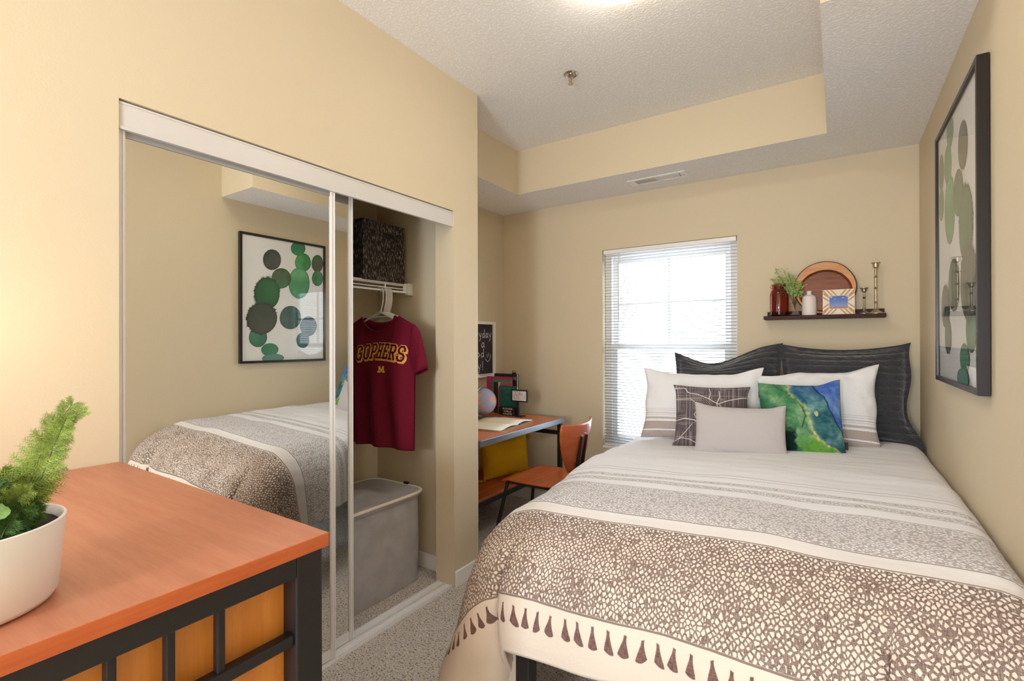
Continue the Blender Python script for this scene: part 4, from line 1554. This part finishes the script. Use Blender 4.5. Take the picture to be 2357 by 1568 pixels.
def shirt_pt(a, c, front):
    # a across -1..1, c up 0..1
    hwid = lerp(0.258, 0.270, c)
    x = a * hwid
    zt = shoulder(x) - neckdrop(x, front)
    z = lerp(BZ + 0.012 * (1 - a * a) * (1 if front else 0.3), zt, c)
    body = (1 - abs(a) ** 3)
    dep = (0.010 + 0.050 * ss(1 - c, 0.02, 0.35)) * body
    fold = (0.022 * math.sin(x * 40 + 0.8 * math.sin(z * 7)) + 0.010 * noise.noise(Vector((x * 9, z * 2.2, 2 if front else 5)))) * ss(1 - c, 0.12, 0.75) * body
    y = SY + (-1 if front else 1) * (dep + fold * 0.8 + 0.004)
    return Vector((HX + x, y, z))


b = MB()
b.grid(lambda a, c: shirt_pt(2 * a - 1, c, True), 72, 60)
b.grid(lambda a, c: shirt_pt(2 * a - 1, c, False), 72, 30, flip=True)
o = b.build('body', shirt_m, t, smooth=True, angle=180, solid=(0.002, -1))
for sg in (-1, 1):
    def slv(a, c, sg=sg):
        an = a * 2 * PI
        qd = lambda p, q, r: Vector((p[0] * (1 - c) ** 2 + q[0] * 2 * c * (1 - c) + r[0] * c * c, 0, p[1] * (1 - c) ** 2 + q[1] * 2 * c * (1 - c) + r[1] * c * c))
        po = qd((0.255, 1.399), (0.322, 1.365), (0.345, 1.168))
        pi_ = qd((0.240, 1.170), (0.258, 1.160), (0.275, 1.132))
        m_, h_ = (po + pi_) / 2, (po - pi_) / 2
        p = m_ + h_ * math.cos(an)
        dp = lerp(0.020, 0.026, c)
        return Vector((HX + sg * p.x, SY + math.sin(an) * dp + 0.005 * math.sin(c * 7 + a * 6) * c, p.z))
    MB().grid(slv, 28, 14, wrap=True).build('sleeve', shirt_m, t, smooth=True, angle=180, solid=(0.002, 0))
b = MB()
rim = [shirt_pt(x / 0.270, 1, True) for x in [0.134 * math.sin(PI / 2 * (i / 12 - 1)) for i in range(25)]]
b.tube([p + Vector((0, -0.002, -0.004)) for p in rim], 0.0062, 8)
b.build('collar', shirt_m, t, smooth=True)

LET = {'G': [[(.95, .72), (.95, .86), (.75, 1), (.25, 1), (.05, .84), (.05, .16), (.25, 0), (.75, 0), (.95, .16), (.95, .46), (.58, .46)]],
       'O': [[(.5, 1), (.25, 1), (.05, .84), (.05, .16), (.25, 0), (.75, 0), (.95, .16), (.95, .84), (.75, 1), (.5, 1)]],
       'P': [[(.2, 0), (.2, 1), (.75, 1), (.95, .86), (.95, .58), (.75, .44), (.2, .44)], [(.0, 0), (.42, 0)]],
       'H': [[(.15, 0), (.15, 1)], [(.85, 0), (.85, 1)], [(.15, .5), (.85, .5)], [(0, 0), (.32, 0)], [(0, 1), (.32, 1)], [(.68, 0), (1, 0)], [(.68, 1), (1, 1)]],
       'E': [[(.92, .76), (.92, 1), (.0, 1)], [(.2, 1), (.2, 0)], [(.0, 0), (.95, 0), (.95, .24)], [(.2, .5), (.66, .5)]],
       'R': [[(.2, 0), (.2, 1), (.75, 1), (.95, .86), (.95, .60), (.75, .48), (.2, .48)], [(.6, .48), (.95, 0)], [(.0, 0), (.42, 0)], [(0, 1), (.2, 1)]],
       'S': [[(.95, .74), (.95, .84), (.75, 1), (.25, 1), (.05, .84), (.05, .66), (.25, .52), (.75, .48), (.95, .34), (.95, .16), (.75, 0), (.25, 0), (.05, .16), (.05, .26)]]}


def on_shirt(x, z, d):
    a = x / 0.266
    c = 0.5
    for _ in range(6):
        p = shirt_pt(a, c, True)
        c = min(0.99, max(0, c + (z - p.z) / 0.70))
    p = shirt_pt(a, c, True)
    return (HX + x, p.y - 0.0012 - d, z)


def letters(width, shift, d, mi):
    n = 7
    pitch, w0, h0_ = 0.0515, 0.0355, 0.072
    for i, ch in enumerate('GOPHERS'):
        xc = (i - 3) * pitch + 0.046
        arc = -0.0016 * (i - 3) ** 2
        rot = -(i - 3) * 0.045
        for st_ in LET[ch]:
            pts = []
            for (a, bq), (a2, b2) in zip(st_, st_[1:]):
                for k in range(4):
                    pts.append((lerp(a, a2, k / 4), lerp(bq, b2, k / 4)))
            pts.append(st_[-1])
            P_ = []
            for a, bq in pts:
                lx_, lz_ = (a - 0.5) * w0, (bq - 0.5) * h0_
                P_.append((xc + shift[0] + lx_ * math.cos(rot) - lz_ * math.sin(rot), 1.258 + shift[1] + arc + lx_ * math.sin(rot) + lz_ * math.cos(rot)))
            bq_.stroke(P_, width, on_shirt, d, mi)


yellow_m, ink_m = mat('yellow_screen_print', (226, 164, 74), 0.7), mat('dark_maroon_print', (78, 8, 26), 0.8, spec=0.1)
bq_ = MB()
for s_ in (0.0, 0.35, 0.7, 1.0):
    letters(0.0185, (0.006 * s_, -0.007 * s_), 0.0004 + 0.0001 * s_, 0)
letters(0.0105, (0, 0), 0.0022, 1)
# block letter emblem under the word
for off, wq, d, mi in ((0, 0.0085, 0.0008, 0),):
    for st_ in ([(0.0, 0), (0.10, 1)], [(0.10, 1), (0.5, 0.2)], [(0.5, 0.2), (0.90, 1)], [(0.90, 1), (1.0, 0)], [(-0.14, 0), (0.2, 0)], [(0.8, 0), (1.14, 0)], [(0.0, 1), (0.2, 1)], [(0.8, 1), (1.0, 1)]):
        bq_.stroke([(0.062 + a * 0.030, 1.146 + bq * 0.026) for a, bq in st_], wq, on_shirt, d, mi)
bq_.build('lettering', [yellow_m, ink_m], t)
b = MB()
b.stroke([(0.016 * math.cos(a), 1.412 + 0.010 * math.sin(a)) for a in [PI * (0.15 + 0.7 * i / 8) for i in range(9)]], 0.004, lambda x, z, d: (HX + x, shirt_pt(x / 0.270, 0.97, False).y - 0.0035, z))
b.build('neck_print', M['paper'], t)

# laundry hamper
hc = (-2.125, 1.725)
hhx, hhy = 0.205, 0.285
t = thing('laundry_hamper', (hc[0], hc[1], 0), 'gray fabric laundry hamper with white piping standing in the closet', 'hamper')
hm = mat('gray_felt_fabric', (178, 176, 180), 0.95, var=(9, 0.08), bump=(7, 0.5, 0.03), spec=0.1)


def hpt(a, z, grow=0.0):
    an = a * 2 * PI
    c_, s_ = math.cos(an), math.sin(an)
    r = 1.0 / (abs(c_) ** 7 + abs(s_) ** 7) ** (1 / 7)
    k = 1 + 0.02 * noise.noise(Vector((c_ * 2, s_ * 2, z * 4))) * ss(z, 0.02, 0.2) * ss(0.48 - z, 0, 0.1)
    return Vector((hc[0] + (hhx + grow) * r * c_ * k, hc[1] + (hhy + grow) * r * s_ * k, z))


b = MB().grid(lambda a, c: hpt(a, c * 0.470), 96, 14, wrap=True)
b.add([hpt(i / 96, 0.0) for i in range(96)], [tuple(range(96))[::-1]])
b.build('body', hm, t, smooth=True)
HTZ = 0.488
rows = []
b = MB()
b.grid(lambda a, c: Vector((hc[0], hc[1], HTZ + 0.008)).lerp(hpt(a, HTZ, 0.010), c) + Vector((0, 0, -0.006 * math.sin(PI * c) + 0.004 * noise.noise(Vector((a * 9, c * 4, 0))) * math.sin(PI * c))), 96, 10, wrap=True)
b.grid(lambda a, c: hpt(a, lerp(0.463, HTZ, c), 0.010), 96, 2, wrap=True)
b.build('lid', hm, t, smooth=True)
for z_ in (HTZ - 0.004,):
    pts = [hpt(i / 120, z_, 0.012) for i in range(121)]
    MB().tube(pts, 0.0085, 10, cap=False).build('piping', mat('white_cotton_piping', (226, 220, 208), 0.8), t, smooth=True)
MB().obox(hpt(0.21, HTZ + 0.008, 0.012), (1, 0, 0), (0, 1, 0), (0, 0, 1), 0.016, 0.008, 0.006).build('zip_pull', M['black'], t, bevel=0.002)

# ------------------------------------------------------------------ desk corner
KZ = 0.740
KX0, KX1, KY0, KY1 = XL + 0.014, -1.690, YE + 0.016, 3.266
t = thing('desk', (-2.04, 2.74, 0), 'desk with orange wood top and gray steel frame against the left wall', 'desk')
b = MB().box(KX1 - 0.012, KX1, KY0, KY1, KZ - 0.036, KZ + 0.001).box(KX0, KX0 + 0.012, KY0, KY1, KZ - 0.036, KZ + 0.001)
b.box(KX0 + 0.012, KX1 - 0.012, KY1 - 0.012, KY1, KZ - 0.036, KZ + 0.001).box(KX0 + 0.012, KX1 - 0.012, KY0, KY0 + 0.012, KZ - 0.036, KZ + 0.001)
b.build('top_frame', M['gray_metal'], t, bevel=0.002)
MB().box(KX0 + 0.012, KX1 - 0.012, KY0 + 0.012, KY1 - 0.012, KZ - 0.03, KZ).build('top', M['deskwood'], t)
for x, y in ((KX0 + 0.02, KY0 + 0.014), (-2.01, KY0 + 0.014), (KX0 + 0.02, KY1 - 0.044), (KX1 - 0.044, KY1 - 0.044)):
        MB().box(x, x + 0.03, y, y + 0.03, 0, KZ - 0.03).build('leg', M['black_metal'], t, bevel=0.002)
b = MB().box(KX0 + 0.05, KX1 - 0.044, KY1 - 0.042, KY1 - 0.018, 0.615, 0.645).box(KX0 + 0.05, KX1 - 0.044, KY0 + 0.016, KY0 + 0.04, 0.615, 0.645)
b.box(-1.975, -1.935, KY0 + 0.044, KY1 - 0.05, 0.225, 0.262).box(KX0 + 0.05, KX1 - 0.044, KY1 - 0.042, KY1 - 0.018, 0.225, 0.262).box(KX0 + 0.05, KX1 - 0.044, KY0 + 0.016, KY0 + 0.04, 0.225, 0.262)
b.build('cross_bar', M['black_metal'], t, bevel=0.002)
MB().box(KX0 + 0.002, -1.935, KY0 + 0.045, KY1 - 0.046, 0.263, 0.283).build('low_shelf', M['chairwood'], t, bevel=0.002)

# mustard cushion with tassels on the low shelf
mus = mat('mustard_cotton', (210, 158, 22), 0.9, bump=(300, 0.3, 0.001), spec=0.15)
o, pf2, fr2 = pillow('tasselled_cushion', (-2.100, 3.10), 0.285, 0.45, 0.285, 74, 7, 0.13, mus, 'mustard yellow square cushion with tassels on the shelf under the desk', 'cushion', n=40, pinch=0.04, pinchh=0.04, wr=0.006, seed=51)
random.seed(3)
for (a, b_) in ((1, 1), (-1, -1), (-1, 1), (1, -1)):
    p = pf2(a, b_, 1)
    tb = MB()
    for k in range(40):
        d = (fr2[0] * a * 0.5 + Vector((random.uniform(-1, 1), random.uniform(-1, 1), random.uniform(-1.4, 0.2)))).normalized()
        q = p + fr2[0] * a * 0.012
        e = q + d * 0.038 + Vector((0, 0, -0.010))
        e.z = max(e.z, 0.286)
        q.z = max(q.z, 0.292)
        tb.tube([q, q.lerp(e, 0.5) + d * 0.004, e], 0.0022, 5)
    tb.build('tassel', mat('mustard_yarn', (212, 162, 38), 0.9) if a == 1 and b_ == 1 else bpy.data.materials['mustard_yarn'], o)

# chair
ch = Vector((-1.58, 2.735, 0))
t = thing('desk_chair', ch, 'curved cherry plywood chair with black legs pulled up to the desk', 'chair')


def seat(a, c):
    a2, c2 = 2 * a - 1, 2 * c - 1
    # square to squircle
    x = a2 * math.sqrt(max(0, 1 - c2 * c2 * 0.22))
    y = c2 * math.sqrt(max(0, 1 - a2 * a2 * 0.22))
    z = 0.448 - 0.020 * ss(-a2, 0.62, 1.0) ** 1.5 - 0.008 * (1 - x * x) * (1 - y * y) + 0.008 * y * y
    return (ch.x + x * 0.215, ch.y + y * 0.215, z)


MB().grid(seat, 28, 28).build('seat', M['chairwood'], t, smooth=True, angle=180, solid=(0.012, -1))


def back(a, c):
    s_ = 2 * a - 1
    hw = interp([(0, 0.085), (0.12, 0.115), (0.3, 0.155), (0.5, 0.188), (0.7, 0.208), (0.85, 0.214), (0.95, 0.208), (1.0, 0.200)], c)
    z = lerp(0.530, 0.812, c) + 0.010 * abs(s_) ** 3 * c - 0.012 * (1 - c) * abs(s_)
    x = -1.335 + 0.055 * c - 0.055 * s_ * s_ * (0.4 + 0.6 * c)
    return (x, ch.y + s_ * hw, z)


MB().grid(back, 28, 24).build('backrest', M['chairwood'], t, smooth=True, angle=180, solid=(0.012, 0))
for y in (ch.y - 0.035, ch.y + 0.035):
    MB().bar((-1.335, y, 0.42), (-1.288, y, 0.735), 0.022, 0.012, up=(0, 1, 0)).build('back_support', M['black_metal'], t, bevel=0.003)
    MB().lathe([(0, 0), (0.013, 0), (0.013, 0.006), (0, 0.008)], (-1.287, y, 0.735), 14).build('support_cap', M['gray_metal'], t, smooth=True)
for sx_, sy2 in ((-1, -1), (-1, 1), (1, -1), (1, 1)):
    p0 = Vector((ch.x + sx_ * 0.155, ch.y + sy2 * 0.165, 0.425))
    p1 = Vector((ch.x + sx_ * (0.232 if sx_ < 0 else 0.25), ch.y + sy2 * 0.225, 0.0))
    MB().tube([p0, p1], 0.0115, 12).build('leg', M['black_metal'], t, smooth=True)
b = MB()
for sy2 in (-1, 1):
    b.tube([ch + Vector((-0.155, sy2 * 0.165, 0.425)), ch + Vector((0.25, sy2 * 0.165, 0.425))], 0.010, 10)
b.tube([ch + Vector((-0.155, -0.165, 0.425)), ch + Vector((-0.155, 0.165, 0.425))], 0.010, 10)
b.tube([ch + Vector((0.245, -0.165, 0.425)), ch + Vector((0.245, 0.165, 0.425))], 0.010, 10)
b.build('seat_frame', M['black_metal'], t, smooth=True)

# chalkboard on the nook wall
BY0, BY1, BZ0, BZ1 = 2.86, 3.357, 1.018, 1.470
t = thing('chalkboard', (XL, 3.1, 1.24), 'white framed chalkboard with chalk handwriting above the desk', 'chalkboard')
b = MB()
fwid = 0.036
b.box(XL + 0.001, XL + 0.018, BY0, BY0 + fwid, BZ0, BZ1).box(XL + 0.001, XL + 0.018, BY1 - fwid, BY1, BZ0, BZ1)
b.box(XL + 0.001, XL + 0.018, BY0 + fwid, BY1 - fwid, BZ0, BZ0 + 0.026).box(XL + 0.001, XL + 0.018, BY0 + fwid, BY1 - fwid, BZ1 - 0.024, BZ1)
b.box(XL + 0.018, XL + 0.030, BY0, BY1, BZ0, BZ0 + 0.014)
b.build('frame', M['trim'], t, bevel=0.002)
MB().box(XL + 0.001, XL + 0.008, BY0 + fwid, BY1 - fwid, BZ0 + 0.026, BZ1 - 0.024).build('board', mat('black_chalk_surface', (46, 42, 50), 0.8, var=(6, 0.12)), t)
for y0, y1 in ((3.13, 3.17), (3.185, 3.27)):
    MB().tube([(XL + 0.023, y0, BZ0 + 0.021), (XL + 0.023, y1, BZ0 + 0.021)], 0.006, 10).build('chalk_stick', M['white_plastic'], t, smooth=True)
HAND = {'e': [[(0.1, .28), (.8, .3), (.75, .5), (.4, .58), (.1, .35), (.15, .1), (.45, 0), (.85, .1)]],
        'v': [[(.1, .55), (.4, 0), (.8, .58)]], 'r': [[(.2, .55), (.25, 0)], [(.25, .35), (.5, .56), (.8, .5)]],
        'y': [[(.1, .58), (.25, .25), (.5, .18)], [(.85, .6), (.6, .1), (.4, -.35), (.2, -.42)]],
        'd': [[(.75, .45), (.4, .55), (.1, .3), (.2, .02), (.5, .02), (.78, .3)], [(.78, 1.1), (.8, .0)]],
        'a': [[(.72, .45), (.4, .58), (.1, .3), (.2, .02), (.5, .05), (.72, .3)], [(.72, .55), (.75, .1), (.95, .02)]],
        'g': [[(.72, .45), (.4, .58), (.1, .3), (.2, .05), (.5, .08), (.72, .3)], [(.74, .55), (.7, -.2), (.4, -.42), (.1, -.3)]],
        'o': [[(.5, .58), (.15, .42), (.12, .15), (.4, 0), (.75, .15), (.78, .42), (.5, .58)]],
        '!': [[(.4, 1.0), (.35, .25)], [(.34, .06), (.35, .0)]]}
b = MB()
tob = lambda y, z, d: (XL + 0.0086, y, z)


def write(s, yend, z, w_, h_):
    y = yend - len(s) * w_
    for ch_ in s:
        for st_ in HAND[ch_]:
            b.stroke([(y + p[0] * w_ * 0.9, z + p[1] * h_) for p in st_], 0.0055, tob)
        y += w_


write('everyday', 3.312, 1.338, 0.044, 0.062)
write('a', 3.222, 1.258, 0.056, 0.068)
write('good', 3.215, 1.180, 0.056, 0.062)
write('day!', 3.218, 1.080, 0.050, 0.066)
b.stroke([(3.222, 1.166), (3.236, 1.150), (3.256, 1.142), (3.278, 1.152), (3.292, 1.176), (3.296, 1.200)], 0.0045, tob)
b.stroke([(3.244, 1.200), (3.250, 1.174)], 0.0045, tob)
b.stroke([(3.264, 1.212), (3.272, 1.186)], 0.0045, tob)
b.build('chalk_writing', mat('white_chalk', (226, 222, 222), 0.9), t)

# globe
gc = Vector((-2.165, 2.885, 0.868))
t = thing('globe', (gc.x, gc.y, KZ), 'small desk globe with pale blue oceans and pink land', 'globe')


def globecol(a, c):
    an, la_ = a * 2 * PI, (c - 0.5) * PI
    d = Vector((math.cos(an) * math.cos(la_), math.sin(an) * math.cos(la_), math.sin(la_)))
    n_ = noise.noise(d * 1.9 + Vector((3.1, 0.4, 1.9))) + 0.5 * noise.noise(d * 5)
    k = ss(n_, 0.10, 0.16)
    hue = noise.noise(d * 3.3 + Vector((9, 2, 0)))
    land = [lerp(p, q, ss(hue, -0.3, 0.3)) for p, q in zip((206, 142, 148), (214, 170, 128))]
    c_ = [lerp(p, q, k) for p, q in zip((158, 164, 192), land)]
    return lin(c_)


MB().grid(lambda a, c: gc + 0.098 * Vector((math.cos(a * 2 * PI) * math.cos((c - 0.5) * PI), math.sin(a * 2 * PI) * math.cos((c - 0.5) * PI), math.sin((c - 0.5) * PI))), 72, 48, colfn=globecol, wrap=True).build('sphere', m_attr('globe_print', 0.3), t, smooth=True, angle=180)
b = MB()
b.tube([gc + 0.108 * Vector((0.0, math.cos(a), math.sin(a))) for a in [PI * (0.38 + 1.22 * i / 20) for i in range(21)]], 0.0045, 8)
b.build('meridian_arm', M['pewter'], t, smooth=True)
MB().lathe([(0, 0), (0.072, 0), (0.070, 0.008), (0.05, 0.013), (0.015, 0.017), (0.010, 0.024), (0, 0.024)], (gc.x, gc.y, KZ), 36).build('stand_base', M['pewter'], t, smooth=True)

# folders, books, signs at the back of the desk (faces parallel to the window wall)


def book(name, x0, x1, y, z1, th, m, label, cat, pages=None, lean_=0.0, spine=None):
    t = thing(name, ((x0 + x1) / 2, y, KZ), label, cat)
    f = lambda a, c_, d: (a, y + d + (c_ - KZ) * lean_, c_)
    b = MB()
    b.prism([(x0, KZ), (x1, KZ), (x1, z1), (x0, z1)], f, 0, 0.0025)
    b.prism([(x0, KZ), (x1, KZ), (x1, z1), (x0, z1)], f, th - 0.0025, th)
    b.prism([(x0, KZ), (x0 + 0.003, KZ), (x0 + 0.003, z1), (x0, z1)], f, 0.0025, th - 0.0025)
    b.build('cover', m, t)
    MB().prism([(x0 + 0.004, KZ + 0.004), (x1 - 0.004, KZ + 0.004), (x1 - 0.004, z1 - 0.004), (x0 + 0.004, z1 - 0.004)], f, 0.003, th - 0.003).build('pages', pages or M['paper'], t)
    return t, f


t, f = book('binder', -2.310, -2.094, 3.232, 1.050, 0.020, mat('black_binder_cover', (34, 30, 34), 0.5), 'tall black binder with a metal clip behind the folders', 'binder')
b = MB().obox((-2.118, 3.229, 1.050), (1, 0, 0), (0, 1, 0), (0, 0, 1), 0.015, 0.005, 0.012)
b.tube([(-2.129, 3.227, 1.048), (-2.133, 3.225, 1.074), (-2.126, 3.225, 1.082), (-2.119, 3.227, 1.048)], 0.0016, 6).tube([(-2.107, 3.227, 1.048), (-2.103, 3.225, 1.074), (-2.111, 3.225, 1.080), (-2.116, 3.227, 1.048)], 0.0016, 6)
b.build('binder_clip', M['black'], t)
MB().box(-2.124, -2.101, 3.2285, 3.2315, 1.003, 1.026).build('label_holder', M['pewter'], t)
t, f = book('folder', -2.376, -2.132, 3.217, 1.025, 0.013, mat('magenta_folder_card', (184, 56, 122), 0.45), 'magenta document folder behind the green one', 'folder')
t, f = book('folder', -2.312, -2.130, 3.205, 1.003, 0.010, mat('green_folder_card', (58, 156, 98), 0.45), 'green document folder in front of the magenta one', 'folder')
t, f = book('notebook', -2.288, -2.140, 3.192, 0.984, 0.011, mat('dark_notebook_cover', (38, 32, 38), 0.5), 'dark notebook in front of the green folder', 'notebook')
t, f = book('notebook', -2.236, -2.112, 3.178, 0.986, 0.012, mat('pink_notebook_cover', (190, 82, 116), 0.45), 'pink notebook with a gray corner elastic behind the teal book', 'notebook')
MB().stroke([(-2.236, 0.925), (-2.204, 0.986)], 0.006, lambda x, z, d: (x, 3.1772, z)).build('elastic', M['gray_metal'], t)
MB().prism([(-2.236, 0.93), (-2.206, 0.984), (-2.236, 0.984)], lambda a, c_, d: (a, 3.1776 - d, c_), 0, 0.0003).build('corner_pocket', mat('pale_pink_card', (214, 176, 186), 0.6), t)
tag(MB().box(-2.202, -2.030, 3.138, 3.172, KZ, 0.800).build('riser_box', M['black'], bevel=0.002), 'low black box under the teal book at the back of the desk', 'box')
HB = 0.801
t = thing('hardback_book', (-2.12, 3.15, HB), 'dark teal hardback book with faint lettering on its cover', 'book')
teal = mat('dark_teal_book_cloth', (22, 92, 86), 0.6)
MB().box(-2.200, -2.036, 3.142, 3.145, HB, 0.962).box(-2.200, -2.036, 3.163, 3.166, HB, 0.962).box(-2.200, -2.196, 3.145, 3.163, HB, 0.962).build('cover', teal, t)
MB().box(-2.195, -2.040, 3.1455, 3.1625, HB + 0.003, 0.958).build('pages', M['paper'], t)
b = MB()
for s_, z_, sz in (('THE GOLD', 0.934, 0.024), ('CITY', 0.910, 0.019), ('STORY', 0.866, 0.016)):
    text_mesh(b, s_, sz, lambda x, z, d, z_=z_: (-2.122 + x, 3.1414, z_ + z), 0)
b.build('cover_lettering', mat('faded_teal_print', (74, 138, 128), 0.6), t)
# quote block
t = thing('quote_sign', (-2.105, 3.115, KZ), 'small black block sign with white capital lettering on the desk', 'sign')
MB().box(-2.150, -2.050, 3.108, 3.130, KZ, KZ + 0.066).build('block', M['black'], t, bevel=0.0015)
b = MB()
for s_, z_ in (('BE A GO-GIVER', 0.788), ('AS WELL AS', 0.768), ('A GO-GETTER', 0.748)):
    text_mesh(b, s_, 0.0165, lambda x, z, d, z_=z_: (-2.100 + x * 0.78, 3.1074, z_ + z), 0, offset=0.0005)
b.build('sign_lettering', M['white_plastic'], t)
# small black framed picture on a stand
fy = 3.105
t = thing('stand_frame', (-2.01, fy, KZ), 'small black frame on a stand with a white sketch beside the teal book', 'frame')
x0, x1, z0, z1 = -2.066, -1.922, 0.852, 0.944
b = MB().box(x0, x0 + 0.009, fy, fy + 0.014, z0, z1).box(x1 - 0.009, x1, fy, fy + 0.014, z0, z1).box(x0 + 0.009, x1 - 0.009, fy, fy + 0.014, z0, z0 + 0.009).box(x0 + 0.009, x1 - 0.009, fy, fy + 0.014, z1 - 0.009, z1)
b.build('frame', M['black'], t)
MB().box(x0 + 0.009, x1 - 0.009, fy + 0.004, fy + 0.012, z0 + 0.009, z1 - 0.009).build('card', mat('white_card', (226, 226, 232), 0.5), t)
b = MB()
text_mesh(b, 'City', 0.042, lambda x, z, d: (-1.998 + x, fy + 0.0034, 0.902 + z), 0)
random.seed(9)
for k in range(26):
    q = (random.uniform(x0 + 0.022, x1 - 0.05), random.uniform(z0 + 0.02, z0 + 0.05))
    b.stroke([q, (q[0] + random.uniform(-0.016, 0.016), q[1] + random.uniform(-0.014, 0.014))], 0.0012, lambda x, z, d: (x, fy + 0.0034, z))
for k in range(4):
    b.stroke([(x1 - 0.04 + k * 0.006, z0 + 0.02), (x1 - 0.037 + k * 0.006, z1 - 0.03)], 0.0014, lambda x, z, d: (x, fy + 0.0034, z))
b.build('sketch', mat('gray_pencil', (132, 136, 146), 0.8), t)
b = MB().box(-2.022, -2.006, fy + 0.014, fy + 0.024, KZ + 0.006, 0.90).box(-2.028, -1.965, fy - 0.01, fy + 0.05, KZ, KZ + 0.008)
b.build('stand', M['black'], t, bevel=0.001)

# open notebook
t = thing('open_book', (-1.9, 2.75, KZ), 'open notebook with blank cream pages at the front edge of the desk', 'book')
o3 = Vector((-1.935, 2.735, KZ + 0.003))
ax = Vector((-0.10, 1.0, 0)).normalized()
ay = Vector((-ax.y, ax.x, 0))


def page(a, c, sg):
    u_ = a * 0.235
    z = 0.004 + 0.016 * math.sin(PI * min(1, a * 1.15)) * (1 - a * 0.5) * (1.0 if sg > 0 else 0.8) + 0.002
    p = o3 + ax * (sg * u_) + ay * ((c - 0.5) * 0.31)
    return (p.x, p.y, KZ + 0.006 + z)


b = MB().grid(lambda a, c: page(a, c, 1), 18, 4).grid(lambda a, c: page(a, c, -1), 18, 4, flip=True)
b.build('page', mat('cream_page', (238, 230, 214), 0.8, var=(14, 0.02)), t, smooth=True, solid=(0.005, -1))
b = MB().obox(o3, ax, ay, (0, 0, 1), 0.242, 0.16, 0.0025)
b.build('cover', mat('kraft_gray_cover', (150, 140, 128), 0.6), t)
q = o3 + ay * -0.158 + ax * 0.02
MB().tube([q + Vector((0.004, 0, 0.004)), q + Vector((0.004, 0.0, 0.014))], 0.004, 8).build('ribbon_end', M['black'], t)

# ------------------------------------------------------------------ outside the window
GZ = -2.6
struct(MB().box(-60, 60, YB + 0.6, 80, GZ - 0.1, GZ), 'ground_outside', mat('snowy_ground', (214, 214, 216), 0.9), 'pale ground outside the window', 'ground')
t = thing('apartment_building', (-8, 26, GZ), 'pale apartment building across the street seen through the blinds', 'building')
bx0_, bx1_, by_ = -11.5, 8.0, 26.0
MB().box(bx0_, bx1_, by_, by_ + 9, GZ, GZ + 11.0).build('wall', mat('pale_siding', (226, 220, 212), 0.8), t)
MB().box(bx0_ - 0.4, bx1_ + 0.4, by_ - 0.4, by_ + 9.4, GZ + 11.0, GZ + 11.35).build('roof', mat('gray_roof', (170, 172, 176), 0.8), t)
wm, wf = mat('gray_window_glass', (178, 184, 190), 0.35), M['trim']
for fl in range(3):
    for k in range(7):
        x = bx0_ + 1.6 + k * 2.7
        z = GZ + 1.0 + fl * 3.2
        o = MB().box(x, x + 1.3, by_ - 0.06, by_, z, z + 1.6).build('window', wf, t)
        MB().box(x + 0.08, x + 0.6, by_ - 0.08, by_ - 0.06, z + 0.08, z + 1.52).box(x + 0.7, x + 1.22, by_ - 0.08, by_ - 0.06, z + 0.08, z + 1.52).build('pane', wm, o)
t = thing('bare_tree', (-6.1, 13.5, GZ), 'bare winter tree outside the window', 'tree')
random.seed(17)
b = MB()


def branch(p, d, L, r, n):
    q = p + d * L
    b.tube([p, p.lerp(q, 0.5) + Vector((random.uniform(-1, 1), random.uniform(-1, 1), 0)) * L * 0.04, q], [r, r * 0.85, r * 0.7], 6)
    if n == 0:
        return
    for k in range(3 if n > 1 else 2):
        e = (d + Vector((random.uniform(-0.8, 0.8), random.uniform(-0.8, 0.8), random.uniform(0.0, 0.5)))).normalized()
        branch(p.lerp(q, random.uniform(0.6, 1.0)), e, L * random.uniform(0.6, 0.8), r * 0.6, n - 1)


branch(Vector((-6.1, 13.5, GZ)), Vector((0.02, 0, 1)), 2.6, 0.13, 5)
b.build('trunk', mat('gray_bark', (128, 120, 114), 0.9, var=(8, 0.3)), t)
